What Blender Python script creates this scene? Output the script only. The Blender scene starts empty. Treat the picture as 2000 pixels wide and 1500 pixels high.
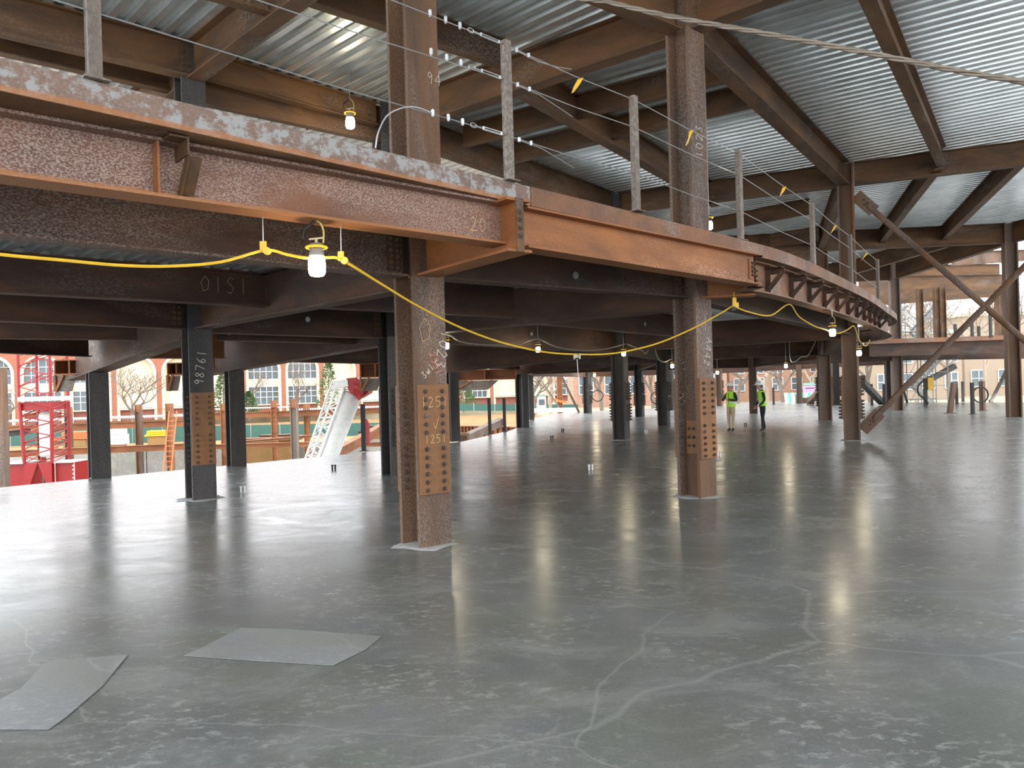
import bpy, bmesh, math, random
from mathutils import Vector, Matrix
random.seed(7)
SC = bpy.context.scene
COL = SC.collection
# ---------------------------------------------------------------- camera (take the image as 2000x1500)
EYE, FPX, ROLL, CXP, CYP = 1.9, 1500.0, 0.028, 1000.0, 755.0
cd = bpy.data.cameras.new('camera'); cam = bpy.data.objects.new('camera', cd); COL.objects.link(cam)
cd.sensor_fit = 'HORIZONTAL'; cd.sensor_width = 36.0; cd.lens = 36.0*FPX/2000.0
cd.shift_y = (CYP-750.0)/2000.0; cd.clip_end = 600
cam.matrix_world = Matrix.Translation((0,0,EYE)) @ Matrix.Rotation(math.pi/2,4,'X') @ Matrix.Rotation(-ROLL,4,'Z')
SC.camera = cam
# ---------------------------------------------------------------- overcast sky and exposure
w = bpy.data.worlds.new('overcast'); SC.world = w; w.use_nodes = True
bg = w.node_tree.nodes['Background']; bg.inputs[0].default_value = (0.93,0.97,1.0,1); bg.inputs[1].default_value = 1.0
SC.view_settings.view_transform = 'Standard'; SC.view_settings.look = 'None'
SC.view_settings.gamma = 1; SC.view_settings.use_curve_mapping = False
SC.view_settings.exposure = 2.1

# ---------------------------------------------------------------- pixel -> place
_c, _s = math.cos(ROLL), math.sin(ROLL)
def ray(u, v):
    a = (u-CXP)/FPX; b = (CYP-v)/FPX
    return a*_c+b*_s, -a*_s+b*_c
def at(u, v, z):                       # point on the horizontal plane z seen at pixel (u,v)
    x, q = ray(u, v); t = (z-EYE)/q
    return Vector((x*t, t, z))
def atd(u, v, d):                      # point at known depth d
    x, q = ray(u, v)
    return Vector((x*d, d, EYE+q*d))
def V(*a): return Vector(a)

# ---------------------------------------------------------------- mesh builder
class MB:
    def __init__(s): s.v=[]; s.f=[]; s.m=[]; s.mi=0
    def add(s, vs, fs):
        o=len(s.v); s.v+= [tuple(q) for q in vs]
        for f in fs: s.f.append(tuple(i+o for i in f)); s.m.append(s.mi)
        return s
    def box(s, c, size, M=None):
        x,y,z=[q/2 for q in size]; vs=[Vector((i*x,j*y,k*z)) for i in(-1,1) for j in(-1,1) for k in(-1,1)]
        c=Vector(c)
        vs=[(M@q if M else q)+c for q in vs]
        return s.add(vs,[(0,1,3,2),(4,6,7,5),(0,4,5,1),(2,3,7,6),(0,2,6,4),(1,5,7,3)])
    def bar(s, a, b, wd, ht=None, up=(0,0,1)):      # box beam between two points
        a=Vector(a); b=Vector(b); d=(b-a).normalized(); ht=ht or wd; up=Vector(up)
        if abs(d.dot(up))>.98: up=Vector((1,0,0))
        sd=d.cross(up).normalized(); u=sd.cross(d).normalized()
        vs=[p+sd*i*wd/2+u*j*ht/2 for p in(a,b) for i,j in((-1,-1),(1,-1),(1,1),(-1,1))]
        return s.add(vs,[(0,1,2,3),(7,6,5,4),(0,4,5,1),(1,5,6,2),(2,6,7,3),(3,7,4,0)])
    def loft(s, rings, cap=True, closed=True):
        n=len(rings[0]); vs=[p for r in rings for p in r]; fs=[]
        for i in range(len(rings)-1):
            for j in range(n if closed else n-1):
                k=(j+1)%n; fs.append((i*n+j,i*n+k,(i+1)*n+k,(i+1)*n+j))
        if cap and closed: fs.append(tuple(range(n-1,-1,-1))); fs.append(tuple((len(rings)-1)*n+j for j in range(n)))
        return s.add(vs,fs)
    def tube(s, pts, r, n=6, cap=True):
        pts=[Vector(p) for p in pts]; R=r if isinstance(r,(list,tuple)) else [r]*len(pts); rings=[]
        d0=(pts[1]-pts[0]).normalized(); ref=Vector((0,0,1)) if abs(d0.z)<.9 else Vector((1,0,0))
        sd=d0.cross(ref).normalized()
        for i,p in enumerate(pts):
            d=((pts[min(i+1,len(pts)-1)]-pts[max(i-1,0)])).normalized()
            sd=(sd-d*sd.dot(d)).normalized(); u=d.cross(sd)
            rings.append([p+(sd*math.cos(2*math.pi*j/n)+u*math.sin(2*math.pi*j/n))*R[i] for j in range(n)])
        return s.loft(rings,cap)
    def lathe(s, prof, c=(0,0,0), n=12, M=None):
        c=Vector(c); rings=[]
        for (r,z) in prof:
            ring=[]
            for j in range(n):
                q=Vector((r*math.cos(2*math.pi*j/n), r*math.sin(2*math.pi*j/n), z)); ring.append((M@q if M else q)+c)
            rings.append(ring)
        return s.loft(rings)
    def prism(s, poly, d):                           # polygon of points extruded by vector d
        n=len(poly); poly=[Vector(p) for p in poly]; d=Vector(d)
        vs=poly+[p+d for p in poly]
        fs=[tuple(range(n-1,-1,-1)),tuple(range(n,2*n))]+[(i,(i+1)%n,n+(i+1)%n,n+i) for i in range(n)]
        return s.add(vs,fs)
    def mesh(s, name, mats, smooth=False):
        me=bpy.data.meshes.new(name); me.from_pydata(s.v,[],s.f)
        for m in (mats if isinstance(mats,(list,tuple)) else [mats]): me.materials.append(m)
        if any(s.m): me.polygons.foreach_set('material_index',s.m)
        if smooth: me.polygons.foreach_set('use_smooth',[True]*len(me.polygons))
        bm=bmesh.new(); bm.from_mesh(me); bmesh.ops.recalc_face_normals(bm,faces=bm.faces); bm.to_mesh(me); bm.free()
        me.update(); return me
    def build(s, name, mat, parent=None, loc=None, rot=None, smooth=False):
        return link(name, s.mesh(name,mat,smooth), parent, loc, rot)
def link(name, me, parent=None, loc=None, rot=None):
    o=bpy.data.objects.new(name, me); COL.objects.link(o)
    if parent: o.parent=parent
    if loc is not None: o.location=loc
    if rot is not None:
        if isinstance(rot,Matrix): o.rotation_euler=rot.to_euler()
        else: o.rotation_euler=rot
    return o
def empty(name, loc=(0,0,0), rz=0):
    o=bpy.data.objects.new(name,None); COL.objects.link(o); o.location=loc; o.rotation_euler=(0,0,rz); o.empty_display_size=.1; return o
def tag(o, label, cat, group=None):
    o['label']=label; o['category']=cat
    if group: o['group']=group
    return o
def struct(o, label=None, cat=None):
    o['kind']='structure'
    if label: o['label']=label
    if cat: o['category']=cat
    return o
def copy_tree(o, parent=None):
    c=o.copy(); COL.objects.link(c); c.parent=parent
    for ch in list(o.children): copy_tree(ch,c)
    return c
def catmull(pts, n=8):
    pts=[Vector(p) for p in pts]; out=[]
    P=[pts[0]*2-pts[1]]+pts+[pts[-1]*2-pts[-2]]
    for i in range(1,len(P)-2):
        a,b,c,d=P[i-1:i+3]
        for k in range(n):
            t=k/n; out.append(.5*((2*b)+(c-a)*t+(2*a-5*b+4*c-d)*t*t+(3*b-a-3*c+d)*t**3))
    out.append(pts[-1]); return out

# ---------------------------------------------------------------- materials
def newmat(name):
    m=bpy.data.materials.new(name); m.use_nodes=True; nt=m.node_tree
    return m, nt, nt.nodes['Principled BSDF']
def N(nt, t, **kw):
    n=nt.nodes.new(t)
    for k,v in kw.items():
        if k in n.inputs: n.inputs[k].default_value=v
        else: setattr(n,k,v)
    return n
def ramp(nt, fac, stops, interp='LINEAR'):
    r=nt.nodes.new('ShaderNodeValToRGB'); r.color_ramp.interpolation=interp
    e=r.color_ramp.elements
    while len(e)<len(stops): e.new(.5)
    for i,(p,c) in enumerate(stops):
        e[i].position=p; e[i].color=(c if isinstance(c,(tuple,list)) else (c,c,c))+((1,) if len(c if isinstance(c,(tuple,list)) else (1,1,1))==3 else ())
    nt.links.new(fac, r.inputs[0]); return r.outputs[0]
def mix(nt, fac, a, b, mode='MIX'):
    n=nt.nodes.new('ShaderNodeMix'); n.data_type='RGBA'; n.blend_type=mode
    for s,v in ((n.inputs[0],fac),(n.inputs[6],a),(n.inputs[7],b)):
        if isinstance(v,bpy.types.NodeSocket): nt.links.new(v,s)
        elif isinstance(v,(int,float)): s.default_value=v
        else: s.default_value=tuple(v)+(1,)
    return n.outputs[2]
def coords(nt, scale=(1,1,1), obj=True):
    tc=nt.nodes.new('ShaderNodeTexCoord'); mp=nt.nodes.new('ShaderNodeMapping'); mp.inputs['Scale'].default_value=scale
    nt.links.new(tc.outputs['Object'],mp.inputs[0]); return mp.outputs[0]
def noise(nt, co, scale, detail=6, rough=.6, dist=0):
    n=nt.nodes.new('ShaderNodeTexNoise'); n.inputs['Scale'].default_value=scale; n.inputs['Detail'].default_value=detail
    n.inputs['Roughness'].default_value=rough; n.inputs['Distortion'].default_value=dist
    nt.links.new(co,n.inputs['Vector']); return n.outputs['Fac']
def bump(nt, b, h, strength=.3, dist=.01):
    n=nt.nodes.new('ShaderNodeBump'); n.inputs['Strength'].default_value=strength; n.inputs['Distance'].default_value=dist
    nt.links.new(h,n.inputs['Height']); nt.links.new(n.outputs[0],b.inputs['Normal'])
def plain(name, col, rough=.6, metal=0, var=.12, nscale=6, bmp=0):
    m,nt,b=newmat(name); co=coords(nt); f=noise(nt,co,nscale)
    lo=tuple(c*(1-var) for c in col); hi=tuple(min(1,c*(1+var)) for c in col)
    nt.links.new(ramp(nt,f,[(.3,lo),(.7,hi)]),b.inputs['Base Color'])
    b.inputs['Roughness'].default_value=rough; b.inputs['Metallic'].default_value=metal
    if bmp: bump(nt,b,f,bmp,.01)
    return m
def steel(name, dark, rust, scale_col, cover=.2, stretch=(.3,1,1), speck=34, amt=.8, lip=None):
    """weathered structural steel: brown skin, orange bloom, flecks of grey mill scale in patches"""
    m,nt,b=newmat(name); co=coords(nt,stretch); co2=coords(nt,(.55,1,1) if stretch[0]<1 else (1,1,.55))
    oi=nt.nodes.new('ShaderNodeObjectInfo')
    sc=nt.nodes.new('ShaderNodeVectorMath'); sc.operation='SCALE'; sc.inputs[0].default_value=(37,19,53); nt.links.new(oi.outputs['Random'],sc.inputs['Scale'])
    def sh(c):
        add=nt.nodes.new('ShaderNodeVectorMath'); add.operation='ADD'; nt.links.new(c,add.inputs[0]); nt.links.new(sc.outputs[0],add.inputs[1]); return add.outputs[0]
    cv=sh(co); cw=sh(co2)
    f1=noise(nt,cv,2.0,8,.62,.5); fp=noise(nt,cv,1.5,4,.55,.3); f2=noise(nt,cw,speck,7,.72); f3=noise(nt,cw,70,4,.7)
    base=ramp(nt,f1,[(.36,dark),(.64,rust)])
    base=mix(nt,.6,base,ramp(nt,f3,[(.3,(.55,.55,.55)),(.7,(1.3,1.3,1.3))]),'MULTIPLY')
    t=.72-.5*cover
    pm=ramp(nt,fp,[(t-.06,0.),(t+.08,1.)]); sm=ramp(nt,f2,[(.47,0.),(.56,amt)])
    mm=nt.nodes.new('ShaderNodeMath'); mm.operation='MULTIPLY'; nt.links.new(pm,mm.inputs[0]); nt.links.new(sm,mm.inputs[1]); msk=mm.outputs[0]
    col=mix(nt,msk,base,scale_col)
    if lip:                                   # orange rust run along the lower edge
        tcl=nt.nodes.new('ShaderNodeTexCoord'); sp=nt.nodes.new('ShaderNodeSeparateXYZ'); nt.links.new(tcl.outputs['Object'],sp.inputs[0])
        nz=nt.nodes.new('ShaderNodeMath'); nz.operation='MULTIPLY_ADD'; nt.links.new(noise(nt,cv,6,5,.6),nz.inputs[0]); nz.inputs[1].default_value=-lip[1]*3.2; nt.links.new(sp.outputs['Z'],nz.inputs[2])
        mr=nt.nodes.new('ShaderNodeMapRange'); mr.inputs['From Min'].default_value=lip[0]-lip[1]*1.2; mr.inputs['From Max'].default_value=lip[0]-lip[1]*.5; mr.inputs['To Min'].default_value=.85; mr.inputs['To Max'].default_value=0.
        nt.links.new(nz.outputs[0],mr.inputs['Value']); col=mix(nt,mr.outputs[0],col,(.30,.115,.035))
    nt.links.new(col,b.inputs['Base Color'])
    rr=nt.nodes.new('ShaderNodeMapRange'); rr.inputs['To Min'].default_value=.7; rr.inputs['To Max'].default_value=.42
    nt.links.new(msk,rr.inputs['Value']); nt.links.new(rr.outputs[0],b.inputs['Roughness'])
    bump(nt,b,f2,.18,.004); return m
M={}
M['beam']=steel('beam_steel',(.028,.0145,.010),(.092,.037,.0145),(.11,.09,.085),.22)
M['beam_brown']=steel('brown_roof_steel',(.060,.031,.015),(.155,.070,.023),(.19,.15,.12),.25)
M['beam_red']=steel('reddish_beam_steel',(.105,.044,.028),(.20,.080,.038),(.42,.34,.30),.56,amt=.55,speck=95,lip=(.035,.03))
M['beam_scale']=steel('scaly_brown_steel',(.050,.024,.016),(.105,.045,.024),(.26,.22,.20),.55,amt=.6,speck=80)
M['beam_orange']=steel('orange_beam_steel',(.19,.070,.024),(.34,.120,.032),(.36,.16,.07),.3)
M['edge_grey']=steel('grey_edge_steel',(.15,.098,.078),(.20,.125,.095),(.27,.27,.262),1.22,amt=.92,speck=9,lip=(3.825,.02))
M['edge_orange']=steel('brown_edge_steel',(.14,.068,.038),(.24,.098,.042),(.22,.16,.13),.35)
M['column']=steel('column_steel',(.075,.042,.025),(.175,.080,.032),(.22,.20,.19),.5,(1,1,.16),60,.6)
M['column_dark']=steel('dark_column_steel',(.022,.020,.019),(.055,.042,.036),(.08,.083,.085),.5,(1,1,.16),60,.6)
M['plate']=steel('splice_plate_steel',(.17,.078,.030),(.25,.105,.036),(.28,.15,.08),.2,(1,1,.5))
M['bolt']=steel('bolt_steel',(.06,.04,.032),(.12,.07,.045),(.2,.17,.15),.1,(1,1,1))
M['tube']=steel('post_tube_steel',(.11,.085,.068),(.19,.14,.11),(.24,.21,.185),.5,(1,1,.1))
M['rustout']=steel('outdoor_rust_steel',(.20,.078,.03),(.36,.135,.05),(.36,.22,.15),.2)
M['postdark']=plain('dark_post_paint',(.035,.03,.03),.7)
M['zinc']=plain('galvanised_wire',(.45,.45,.45),.35,.8)
M['yellow']=plain('yellow_plastic',(.75,.42,.015),.45)
M['yellow_cable']=plain('yellow_cable_jacket',(.72,.44,.03),.5)
M['black']=plain('black_rubber',(.02,.02,.02),.6)
M['white']=plain('white_paint',(.66,.66,.64),.5)
M['redpaint']=plain('red_crane_paint',(.27,.005,.006),.45)
M['chalk']=plain('white_chalk',(.62,.58,.5),.9)
M['ychalk']=plain('yellow_chalk',(.62,.42,.2),.9)
M['pchalk']=plain('pink_chalk',(.65,.2,.16),.9)
# galvanised deck with pressed zig-zag embossments
def deckmat(name, col, rough):
    m,nt,b=newmat(name); co=coords(nt)
    f=noise(nt,co,1.3,5); col2=tuple(c*.8 for c in col)
    nt.links.new(ramp(nt,f,[(.35,col2),(.65,col)]),b.inputs['Base Color'])
    b.inputs['Metallic'].default_value=.8; b.inputs['Roughness'].default_value=rough
    # zig-zag height from triangle wave of the along-rib coordinate against the across coordinate
    sp=nt.nodes.new('ShaderNodeSeparateXYZ'); nt.links.new(co,sp.inputs[0])
    def mth(op,a,b_=None):
        n=nt.nodes.new('ShaderNodeMath'); n.operation=op
        for i,q in enumerate((a,b_)):
            if q is None: continue
            if isinstance(q,(int,float)): n.inputs[i].default_value=q
            else: nt.links.new(q,n.inputs[i])
        return n.outputs[0]
    tri=mth('PINGPONG',sp.outputs['X'],.055)
    yy=mth('PINGPONG',mth('ADD',sp.outputs['Y'],.06),.15)          # distance from rib centre
    dd=mth('ABSOLUTE',mth('SUBTRACT',mth('SUBTRACT',yy,.062),tri))
    line=mth('LESS_THAN',dd,.010)
    bump(nt,b,line,1.0,.02); return m
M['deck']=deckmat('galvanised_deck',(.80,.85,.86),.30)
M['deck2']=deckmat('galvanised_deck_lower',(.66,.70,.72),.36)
def concrete(name, base, spread, rmin, rmax, marks=1.):
    m,nt,b=newmat(name); co=coords(nt); tc=nt.nodes.new('ShaderNodeTexCoord'); mp=nt.nodes.new('ShaderNodeMapping'); mp.inputs['Rotation'].default_value=(0,0,math.radians(-38)); mp.inputs['Scale'].default_value=(.62,1,1)
    nt.links.new(tc.outputs['Object'],mp.inputs[0]); cs=mp.outputs[0]
    big=noise(nt,co,.45,6,.6,.5); mid=noise(nt,cs,1.6,10,.68,.7); fine=noise(nt,co,42,5,.75); clus=noise(nt,co,.8,3,.5,.4); spk=noise(nt,cs,13,10,.72,.3); hue=noise(nt,co,.9,4)
    k=lambda f,g=1.,h=1.: (base[0]*f,base[1]*f*g,base[2]*f*h)
    col=mix(nt,ramp(nt,hue,[(.4,0.),(.6,1.)]),k(1.,1.01,.95),k(1.02,1.,1.05))
    col=mix(nt,.8,col,ramp(nt,big,[(.3,(1-spread,)*3),(.7,(1+spread,)*3)]),'MULTIPLY')
    col=mix(nt,ramp(nt,mid,[(.48,0.),(.68,.5*marks)]),col,k(1.7))
    col=mix(nt,ramp(nt,mid,[(.28,.4*marks),(.42,0.)]),col,k(.68))
    pm=ramp(nt,clus,[(.42,0.),(.60,1.)]); sm=ramp(nt,spk,[(.52,0.),(.62,.5*marks)])
    mm=nt.nodes.new('ShaderNodeMath'); mm.operation='MULTIPLY'; nt.links.new(pm,mm.inputs[0]); nt.links.new(sm,mm.inputs[1])
    col=mix(nt,mm.outputs[0],col,k(2.5,1.,1.02))
    col=mix(nt,.5,col,ramp(nt,fine,[(.3,(.75,.75,.75)),(.7,(1.25,1.25,1.25))]),'MULTIPLY')
    for sc_,wd_ in ((.17,.0013),(.36,.0010)):                       # fine pale crack and trowel lines
        vo=nt.nodes.new('ShaderNodeTexVoronoi'); vo.feature='DISTANCE_TO_EDGE'; vo.inputs['Scale'].default_value=sc_
        wp=nt.nodes.new('ShaderNodeVectorMath'); wp.operation='ADD'; nz=nt.nodes.new('ShaderNodeTexNoise'); nz.inputs['Scale'].default_value=.35; nz.inputs['Detail'].default_value=4; nt.links.new(co,nz.inputs['Vector'])
        nt.links.new(cs,wp.inputs[0]); nt.links.new(nz.outputs['Color'],wp.inputs[1]); nt.links.new(wp.outputs[0],vo.inputs['Vector'])
        col=mix(nt,ramp(nt,vo.outputs['Distance'],[(0.,.42*marks),(wd_,0.)]),col,k(2.0))
    nt.links.new(col,b.inputs['Base Color'])
    rr=nt.nodes.new('ShaderNodeMapRange'); rr.inputs['From Min'].default_value=.3; rr.inputs['From Max'].default_value=.7
    rr.inputs['To Min'].default_value=rmin; rr.inputs['To Max'].default_value=rmax
    nt.links.new(mid,rr.inputs['Value']); nt.links.new(rr.outputs[0],b.inputs['Roughness'])
    b.inputs['Specular IOR Level'].default_value=.35
    bump(nt,b,fine,.03,.003); return m
M['floor']=concrete('polished_concrete',(.165,.170,.162),.22,.19,.31)
M['slab']=concrete('upper_slab_concrete',(.46,.46,.45),.12,.6,.8,.4)
M['pitwall']=concrete('pit_wall_concrete',(.36,.35,.32),.15,.75,.9)
# ================================================================ plan of the steel frame
ZT1, ZR = 3.80, 8.30                     # top of steel: second floor, roof
colpx=dict(c1=(832,1062),c2=(1362,969),c3=(1665,860),a=(393,974),b=(195,933),bp=(462,909),d=(771,926),e=(884,862),f=(1021,835),g=(1034,820),
 h1=(1148,807),i=(1214,859),j=(1250,814),k=(1297,830),l=(1311,801),m=(1406,793),n=(1472,807),o=(1562,788),p=(1612,822),q=(1633,791),r=(1753,801),s=(1737,788),t=(1981,814))
C={k:at(u,v,0) for k,(u,v) in colpx.items()}
def xy(p): return Vector((p[0],p[1]))
c0=C['c1']*2-C['c2']; a0=C['a']*2-C['d']; b0=C['b']*2-C['bp']
# ---------------------------------------------------------------- helpers for steel
def beam(name, p0, p1, zt, bf=.22, tf=.022, tw=.015, mat='beam', label='', group=None, cat='beam', ext=(0,0)):
    """I-section from p0 to p1 (middle of the bottom flange underside), top flange at zt"""
    p0=Vector(p0); p1=Vector(p1); h=Vector((p1.x-p0.x,p1.y-p0.y,0)); L0=h.length; d=h/L0
    sl=(p1.z-p0.z)/L0
    q0=p0-Vector((d.x,d.y,sl))*ext[0]; q1=p1+Vector((d.x,d.y,sl))*ext[1]
    L=L0+ext[0]+ext[1]; z1=q1.z-q0.z; zt=zt-q0.z
    def sec(x,zb):
        b=bf/2; w=tw/2
        return [(x,-b,zb),(x,b,zb),(x,b,zb+tf),(x,w,zb+tf),(x,w,zt-tf),(x,b,zt-tf),(x,b,zt),(x,-b,zt),(x,-b,zt-tf),(x,-w,zt-tf),(x,-w,zb+tf),(x,-b,zb+tf)]
    mb=MB(); s0=sec(0,0); s1=sec(L,z1); n=12
    vs=s0+s1; fs=[(i,(i+1)%n,n+(i+1)%n,n+i) for i in range(n)]
    for o in (0,n): fs+=[(o,o+1,o+2,o+11),(o+3,o+4,o+9,o+10),(o+8,o+5,o+6,o+7),(o+2,o+3,o+10,o+11),(o+4,o+5,o+8,o+9)]
    mb.add(vs,fs)
    o=mb.build(name,M[mat],None,q0,(0,0,math.atan2(d.y,d.x)))
    if label: tag(o,label,cat,group)
    o['kind']='thing'
    return o
hexprof=[(.0,.0)]
def bolt_mesh():
    mb=MB(); mb.lathe([(.030,0),(.030,.006)],n=8); mb.lathe([(.024,.006),(.024,.026)],n=6); mb.lathe([(.013,.026),(.012,.044)],n=6)
    return mb.mesh('bolt',M['bolt'])
BOLT=bolt_mesh()
def bolt(parent, loc, axis):            # axis: outward direction in the parent's frame
    ax=Vector(axis); rot=Vector((0,0,1)).rotation_difference(ax).to_euler()
    return link('bolt',BOLT,parent,loc,rot)
ROWS=[.70+.098*k for k in range(6)]+[1.39+.098*k for k in range(6)]
ROWS=[z-.01 for z in ROWS]
def column(key, ang, top, label, mat='column', d=.46, bf=.42, tf=.055, tw=.04, splice='full', zb=0., group='steel columns', platez=(.64,1.95)):
    P=C[key] if isinstance(key,str) else Vector(key)
    root=empty('steel_column',(P.x,P.y,zb),ang); tag(root,label,'column',group); root['kind']='thing'
    H=top-zb; mb=MB()
    for s in (-1,1): mb.box((s*(d/2-tf/2),0,H/2),(tf,bf,H))
    mb.box((0,0,H/2),(d-2*tf,tw,H)); mb.build('shaft',M[mat],root)
    if splice:
        ph=platez[1]-platez[0]
        for s in (-1,1):
            pl=MB().box((0,0,0),(.04,bf*.97,ph)).build('splice_plate',M['plate' if splice=='full' else mat],root,(s*(d/2+.0201),0,(platez[0]+platez[1])/2-zb))
            zc=(platez[0]+platez[1])/2
            if splice=='full':
                for z in ROWS:
                    for y in (-.27*bf,.27*bf):
                        bolt(pl,(s*.02,y,z-zc),(s,0,0)); bolt(pl,(-s*(.02+tf),y*1.25,z-zc),(-s,0,0))
            else:
                mb=MB()
                for z in ROWS:
                    for y in (-.27*bf,.27*bf):
                        Mx=Matrix.Rotation(s*math.pi/2,4,'Y')
                        mb.lathe([(.042,0),(.042,.03),(.026,.035),(.024,.085)],(s*.02,y,z-zc),6,Mx)
                bl=mb.build('bolt_rows',M['bolt'],pl); bl['kind']='stuff'
    return root
# ---------------------------------------------------------------- corrugated deck
PITCH=.30; PROF=[(0,0),(.125,0),(.15,.085),(.275,.085)]
def clip_line(poly, y):                 # interval of x where the line at y lies inside a convex polygon
    xs=[]
    for i in range(len(poly)):
        a=poly[i]; b=poly[(i+1)%len(poly)]
        if (a[1]<=y<b[1]) or (b[1]<=y<a[1]): xs.append(a[0]+(b[0]-a[0])*(y-a[1])/(b[1]-a[1]))
    return (min(xs),max(xs)) if len(xs)>=2 else None
def deck(poly, dirn, z, parent, mat, sheet=3):
    d=Vector(dirn).normalized(); ang=math.atan2(d.y,d.x); o=Vector(poly[0][:2])
    R=Matrix.Rotation(-ang,2); loc=[R@(Vector(p[:2])-o) for p in poly]
    y0=min(p.y for p in loc); y1=max(p.y for p in loc)
    k0=math.floor(y0/PITCH); k1=math.ceil(y1/PITCH); lines=[]
    for k in range(k0,k1+1):
        for (dy,dz) in PROF:
            y=k*PITCH+dy; y=min(max(y,y0+1e-4),y1-1e-4); iv=clip_line(loc,y)
            if iv: lines.append((k,y,dz,iv))
    groups={}
    for i in range(len(lines)-1):
        groups.setdefault(lines[i][0]//sheet,[]).append(i)
    for g,idx in groups.items():
        mb=MB()
        for i in idx:
            _,ya,za,(xa0,xa1)=lines[i]; _,yb,zb,(xb0,xb1)=lines[i+1]
            mb.add([(xa0,ya,za),(xa1,ya,za),(xb1,yb,zb),(xb0,yb,zb)],[(0,1,2,3)])
        mb.build('deck_sheet',mat,parent,(o.x,o.y,z),(0,0,ang))
def slab(polys, z0, z1, name, mat):
    mb=MB()
    for p in polys: mb.prism([(q[0],q[1],z0) for q in p],(0,0,z1-z0))
    return mb.build(name,mat)
# ================================================================ ground floor slab
edge_px=[(0,952),(360,917),(760,879),(900,863),(1000,840),(1045,816),(1100,806),(1300,796),(1400,789.5),(1562,784.5),(1700,786),(2000,786)]
fe=[at(u,v,0) for u,v in edge_px]
poly=[(-16,11.5),(-16,-10),(45,-10),(45,40)]+[(p.x,p.y) for p in reversed(fe)]
fl=MB().prism([(p[0],p[1],-.35) for p in poly],(0,0,.35)).build('floor',M['floor']); struct(fl)
# ================================================================ roof
roofc=struct(empty('ceiling',(0,0,ZR)))
cc=lambda k:(C[k].x,C[k].y)
r7e=(14.,1.9); x10e=(24.,17.2)
d2=(C['a']-C['c1']); d2=(d2.x,d2.y); d2b=(-1.05,1.); d3=(-1.45,1.); d4=(-1.83,1.)
xyt=lambda v:(v.x,v.y)
bays=[([xyt(c0),cc('c1'),cc('a'),xyt(a0)],d2),([cc('c1'),cc('c2'),cc('d'),cc('a')],d2b),([xyt(a0),cc('a'),cc('b'),xyt(b0)],d2),
 ([cc('a'),cc('d'),cc('bp'),cc('b')],d2),([cc('c2'),cc('c3'),cc('i'),cc('d')],d3),([cc('d'),cc('i'),cc('e'),cc('bp')],d2b),
 ([cc('c2'),r7e,x10e,cc('c3')],(-1.4,1.)),([cc('c3'),x10e,(25.,34.),cc('p')],d4),([cc('i'),cc('c3'),cc('p'),cc('k')],d4),
 ([cc('e'),cc('i'),cc('k'),cc('f')],d3),([cc('k'),cc('p'),cc('n'),cc('j')],d4),([cc('p'),cc('t'),cc('r'),cc('n')],d4),([cc('f'),cc('k'),cc('j'),cc('g')],d3),
 ([xyt(c0),(-11,-4),(8,-6),r7e,cc('c2'),cc('c1')],d2b),
 ([xyt(c0*2-C['c1']),xyt(c0),xyt(a0),xyt(a0*2-C['a'])],d2),([xyt(a0*2-C['a']),xyt(a0),xyt(b0),xyt(b0*2-C['b'])],d2),([xyt(b0),cc('b'),cc('bp'),(-11.5,25.5),(-19,20)],d2),([cc('bp'),cc('e'),(-6,31.5),(-11.5,25.5)],d2b)]
def loc_poly(p): return [(q[0],q[1],0) for q in p]
for p,dr in bays: deck(p,dr,0.004,roofc,M['deck'])
rs=slab([p for p,_ in bays],ZR+.082,ZR+.22,'roof_light_block',M['slab']); struct(rs)  # unseen slab added above the deck so no sky light leaks through
# roof girders and joists (pixel lines on the bottom flange, height of the underside)
G='roof beams'
def rb(label, pa, pb, zb, bf=.26, mat='beam_brown', ext=(0,0), zt=ZR, grp=G):
    ext=(ext[0] if ext[0] or len(pa)==2 else -.245, ext[1] if ext[1] or len(pb)==2 else -.245)
    A=at(*pa,zb) if len(pa)==2 else Vector(pa); B=at(*pb,zb) if len(pb)==2 else Vector(pb)
    return beam('roof_beam',A,B,zt,bf,.024,.016,mat,label,grp,ext=ext)
def cz(k,z,dx=0,dy=0): return (C[k].x+dx,C[k].y+dy,z)
rb('brown roof girder from the numbered 1023 column running left behind the tall post',cz('c2',7.6),cz('d',7.6),7.6,.30)
rb('wide roof girder at top left running from near column up to the frame edge',cz('a',7.62),cz('c1',7.62),7.62,.30)
rb('roof beam with pale lower flange behind leftmost guard post',(0,68),(350,148),7.65,.26,ext=(3,.3))
rb('roof joist crossing under bright deck just above the upper work lamp',cz('a',7.8),cz('d',7.8),7.8,.2)
rb('roof joist seen low between slab edge and bright deck, left of upper work lamp',(408,207),(690,268),7.5,.2,ext=(.4,1.4))
rb('roof joist along the upper edge of the brightest deck bay',(590,3),(985,133),7.8,.2)
rb('short pale roof joist at the top frame edge left of the wide diagonal girder',(435,3),(525,28),7.8,.2,ext=(3,.3))
rb('ring beam leaving the top frame and bearing on the 1023 column',cz('c1',7.62),cz('c2',7.62),7.62,.30)
rb('roof girder leaving the 1023 column to the top right frame edge',cz('c2',7.62),(r7e[0],r7e[1],7.62),7.62,.30)
rb('long light brown roof girder running diagonally from the 1023 column to the braced column',cz('c2',7.62),cz('c3',7.62),7.62,.34,'beam_brown')
rb('steep roof joist crossing the striped deck at upper right',(4.75,10.55,7.75),(1838,322),7.75,.24,'beam_brown',ext=(0,.2))
rb('dark roof girder running right from the top of the braced column',cz('c3',7.62),(x10e[0],x10e[1],7.62),7.62,.26)
rb('roof girder running left from the braced column with yellow flag before it',cz('c3',7.62),cz('i',7.62),7.62,.26)
rb('roof beam slanting down from the tall post to the dark junction behind the third post',(1012,183),(1398,404),7.62,.28,'beam_brown')
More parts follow.
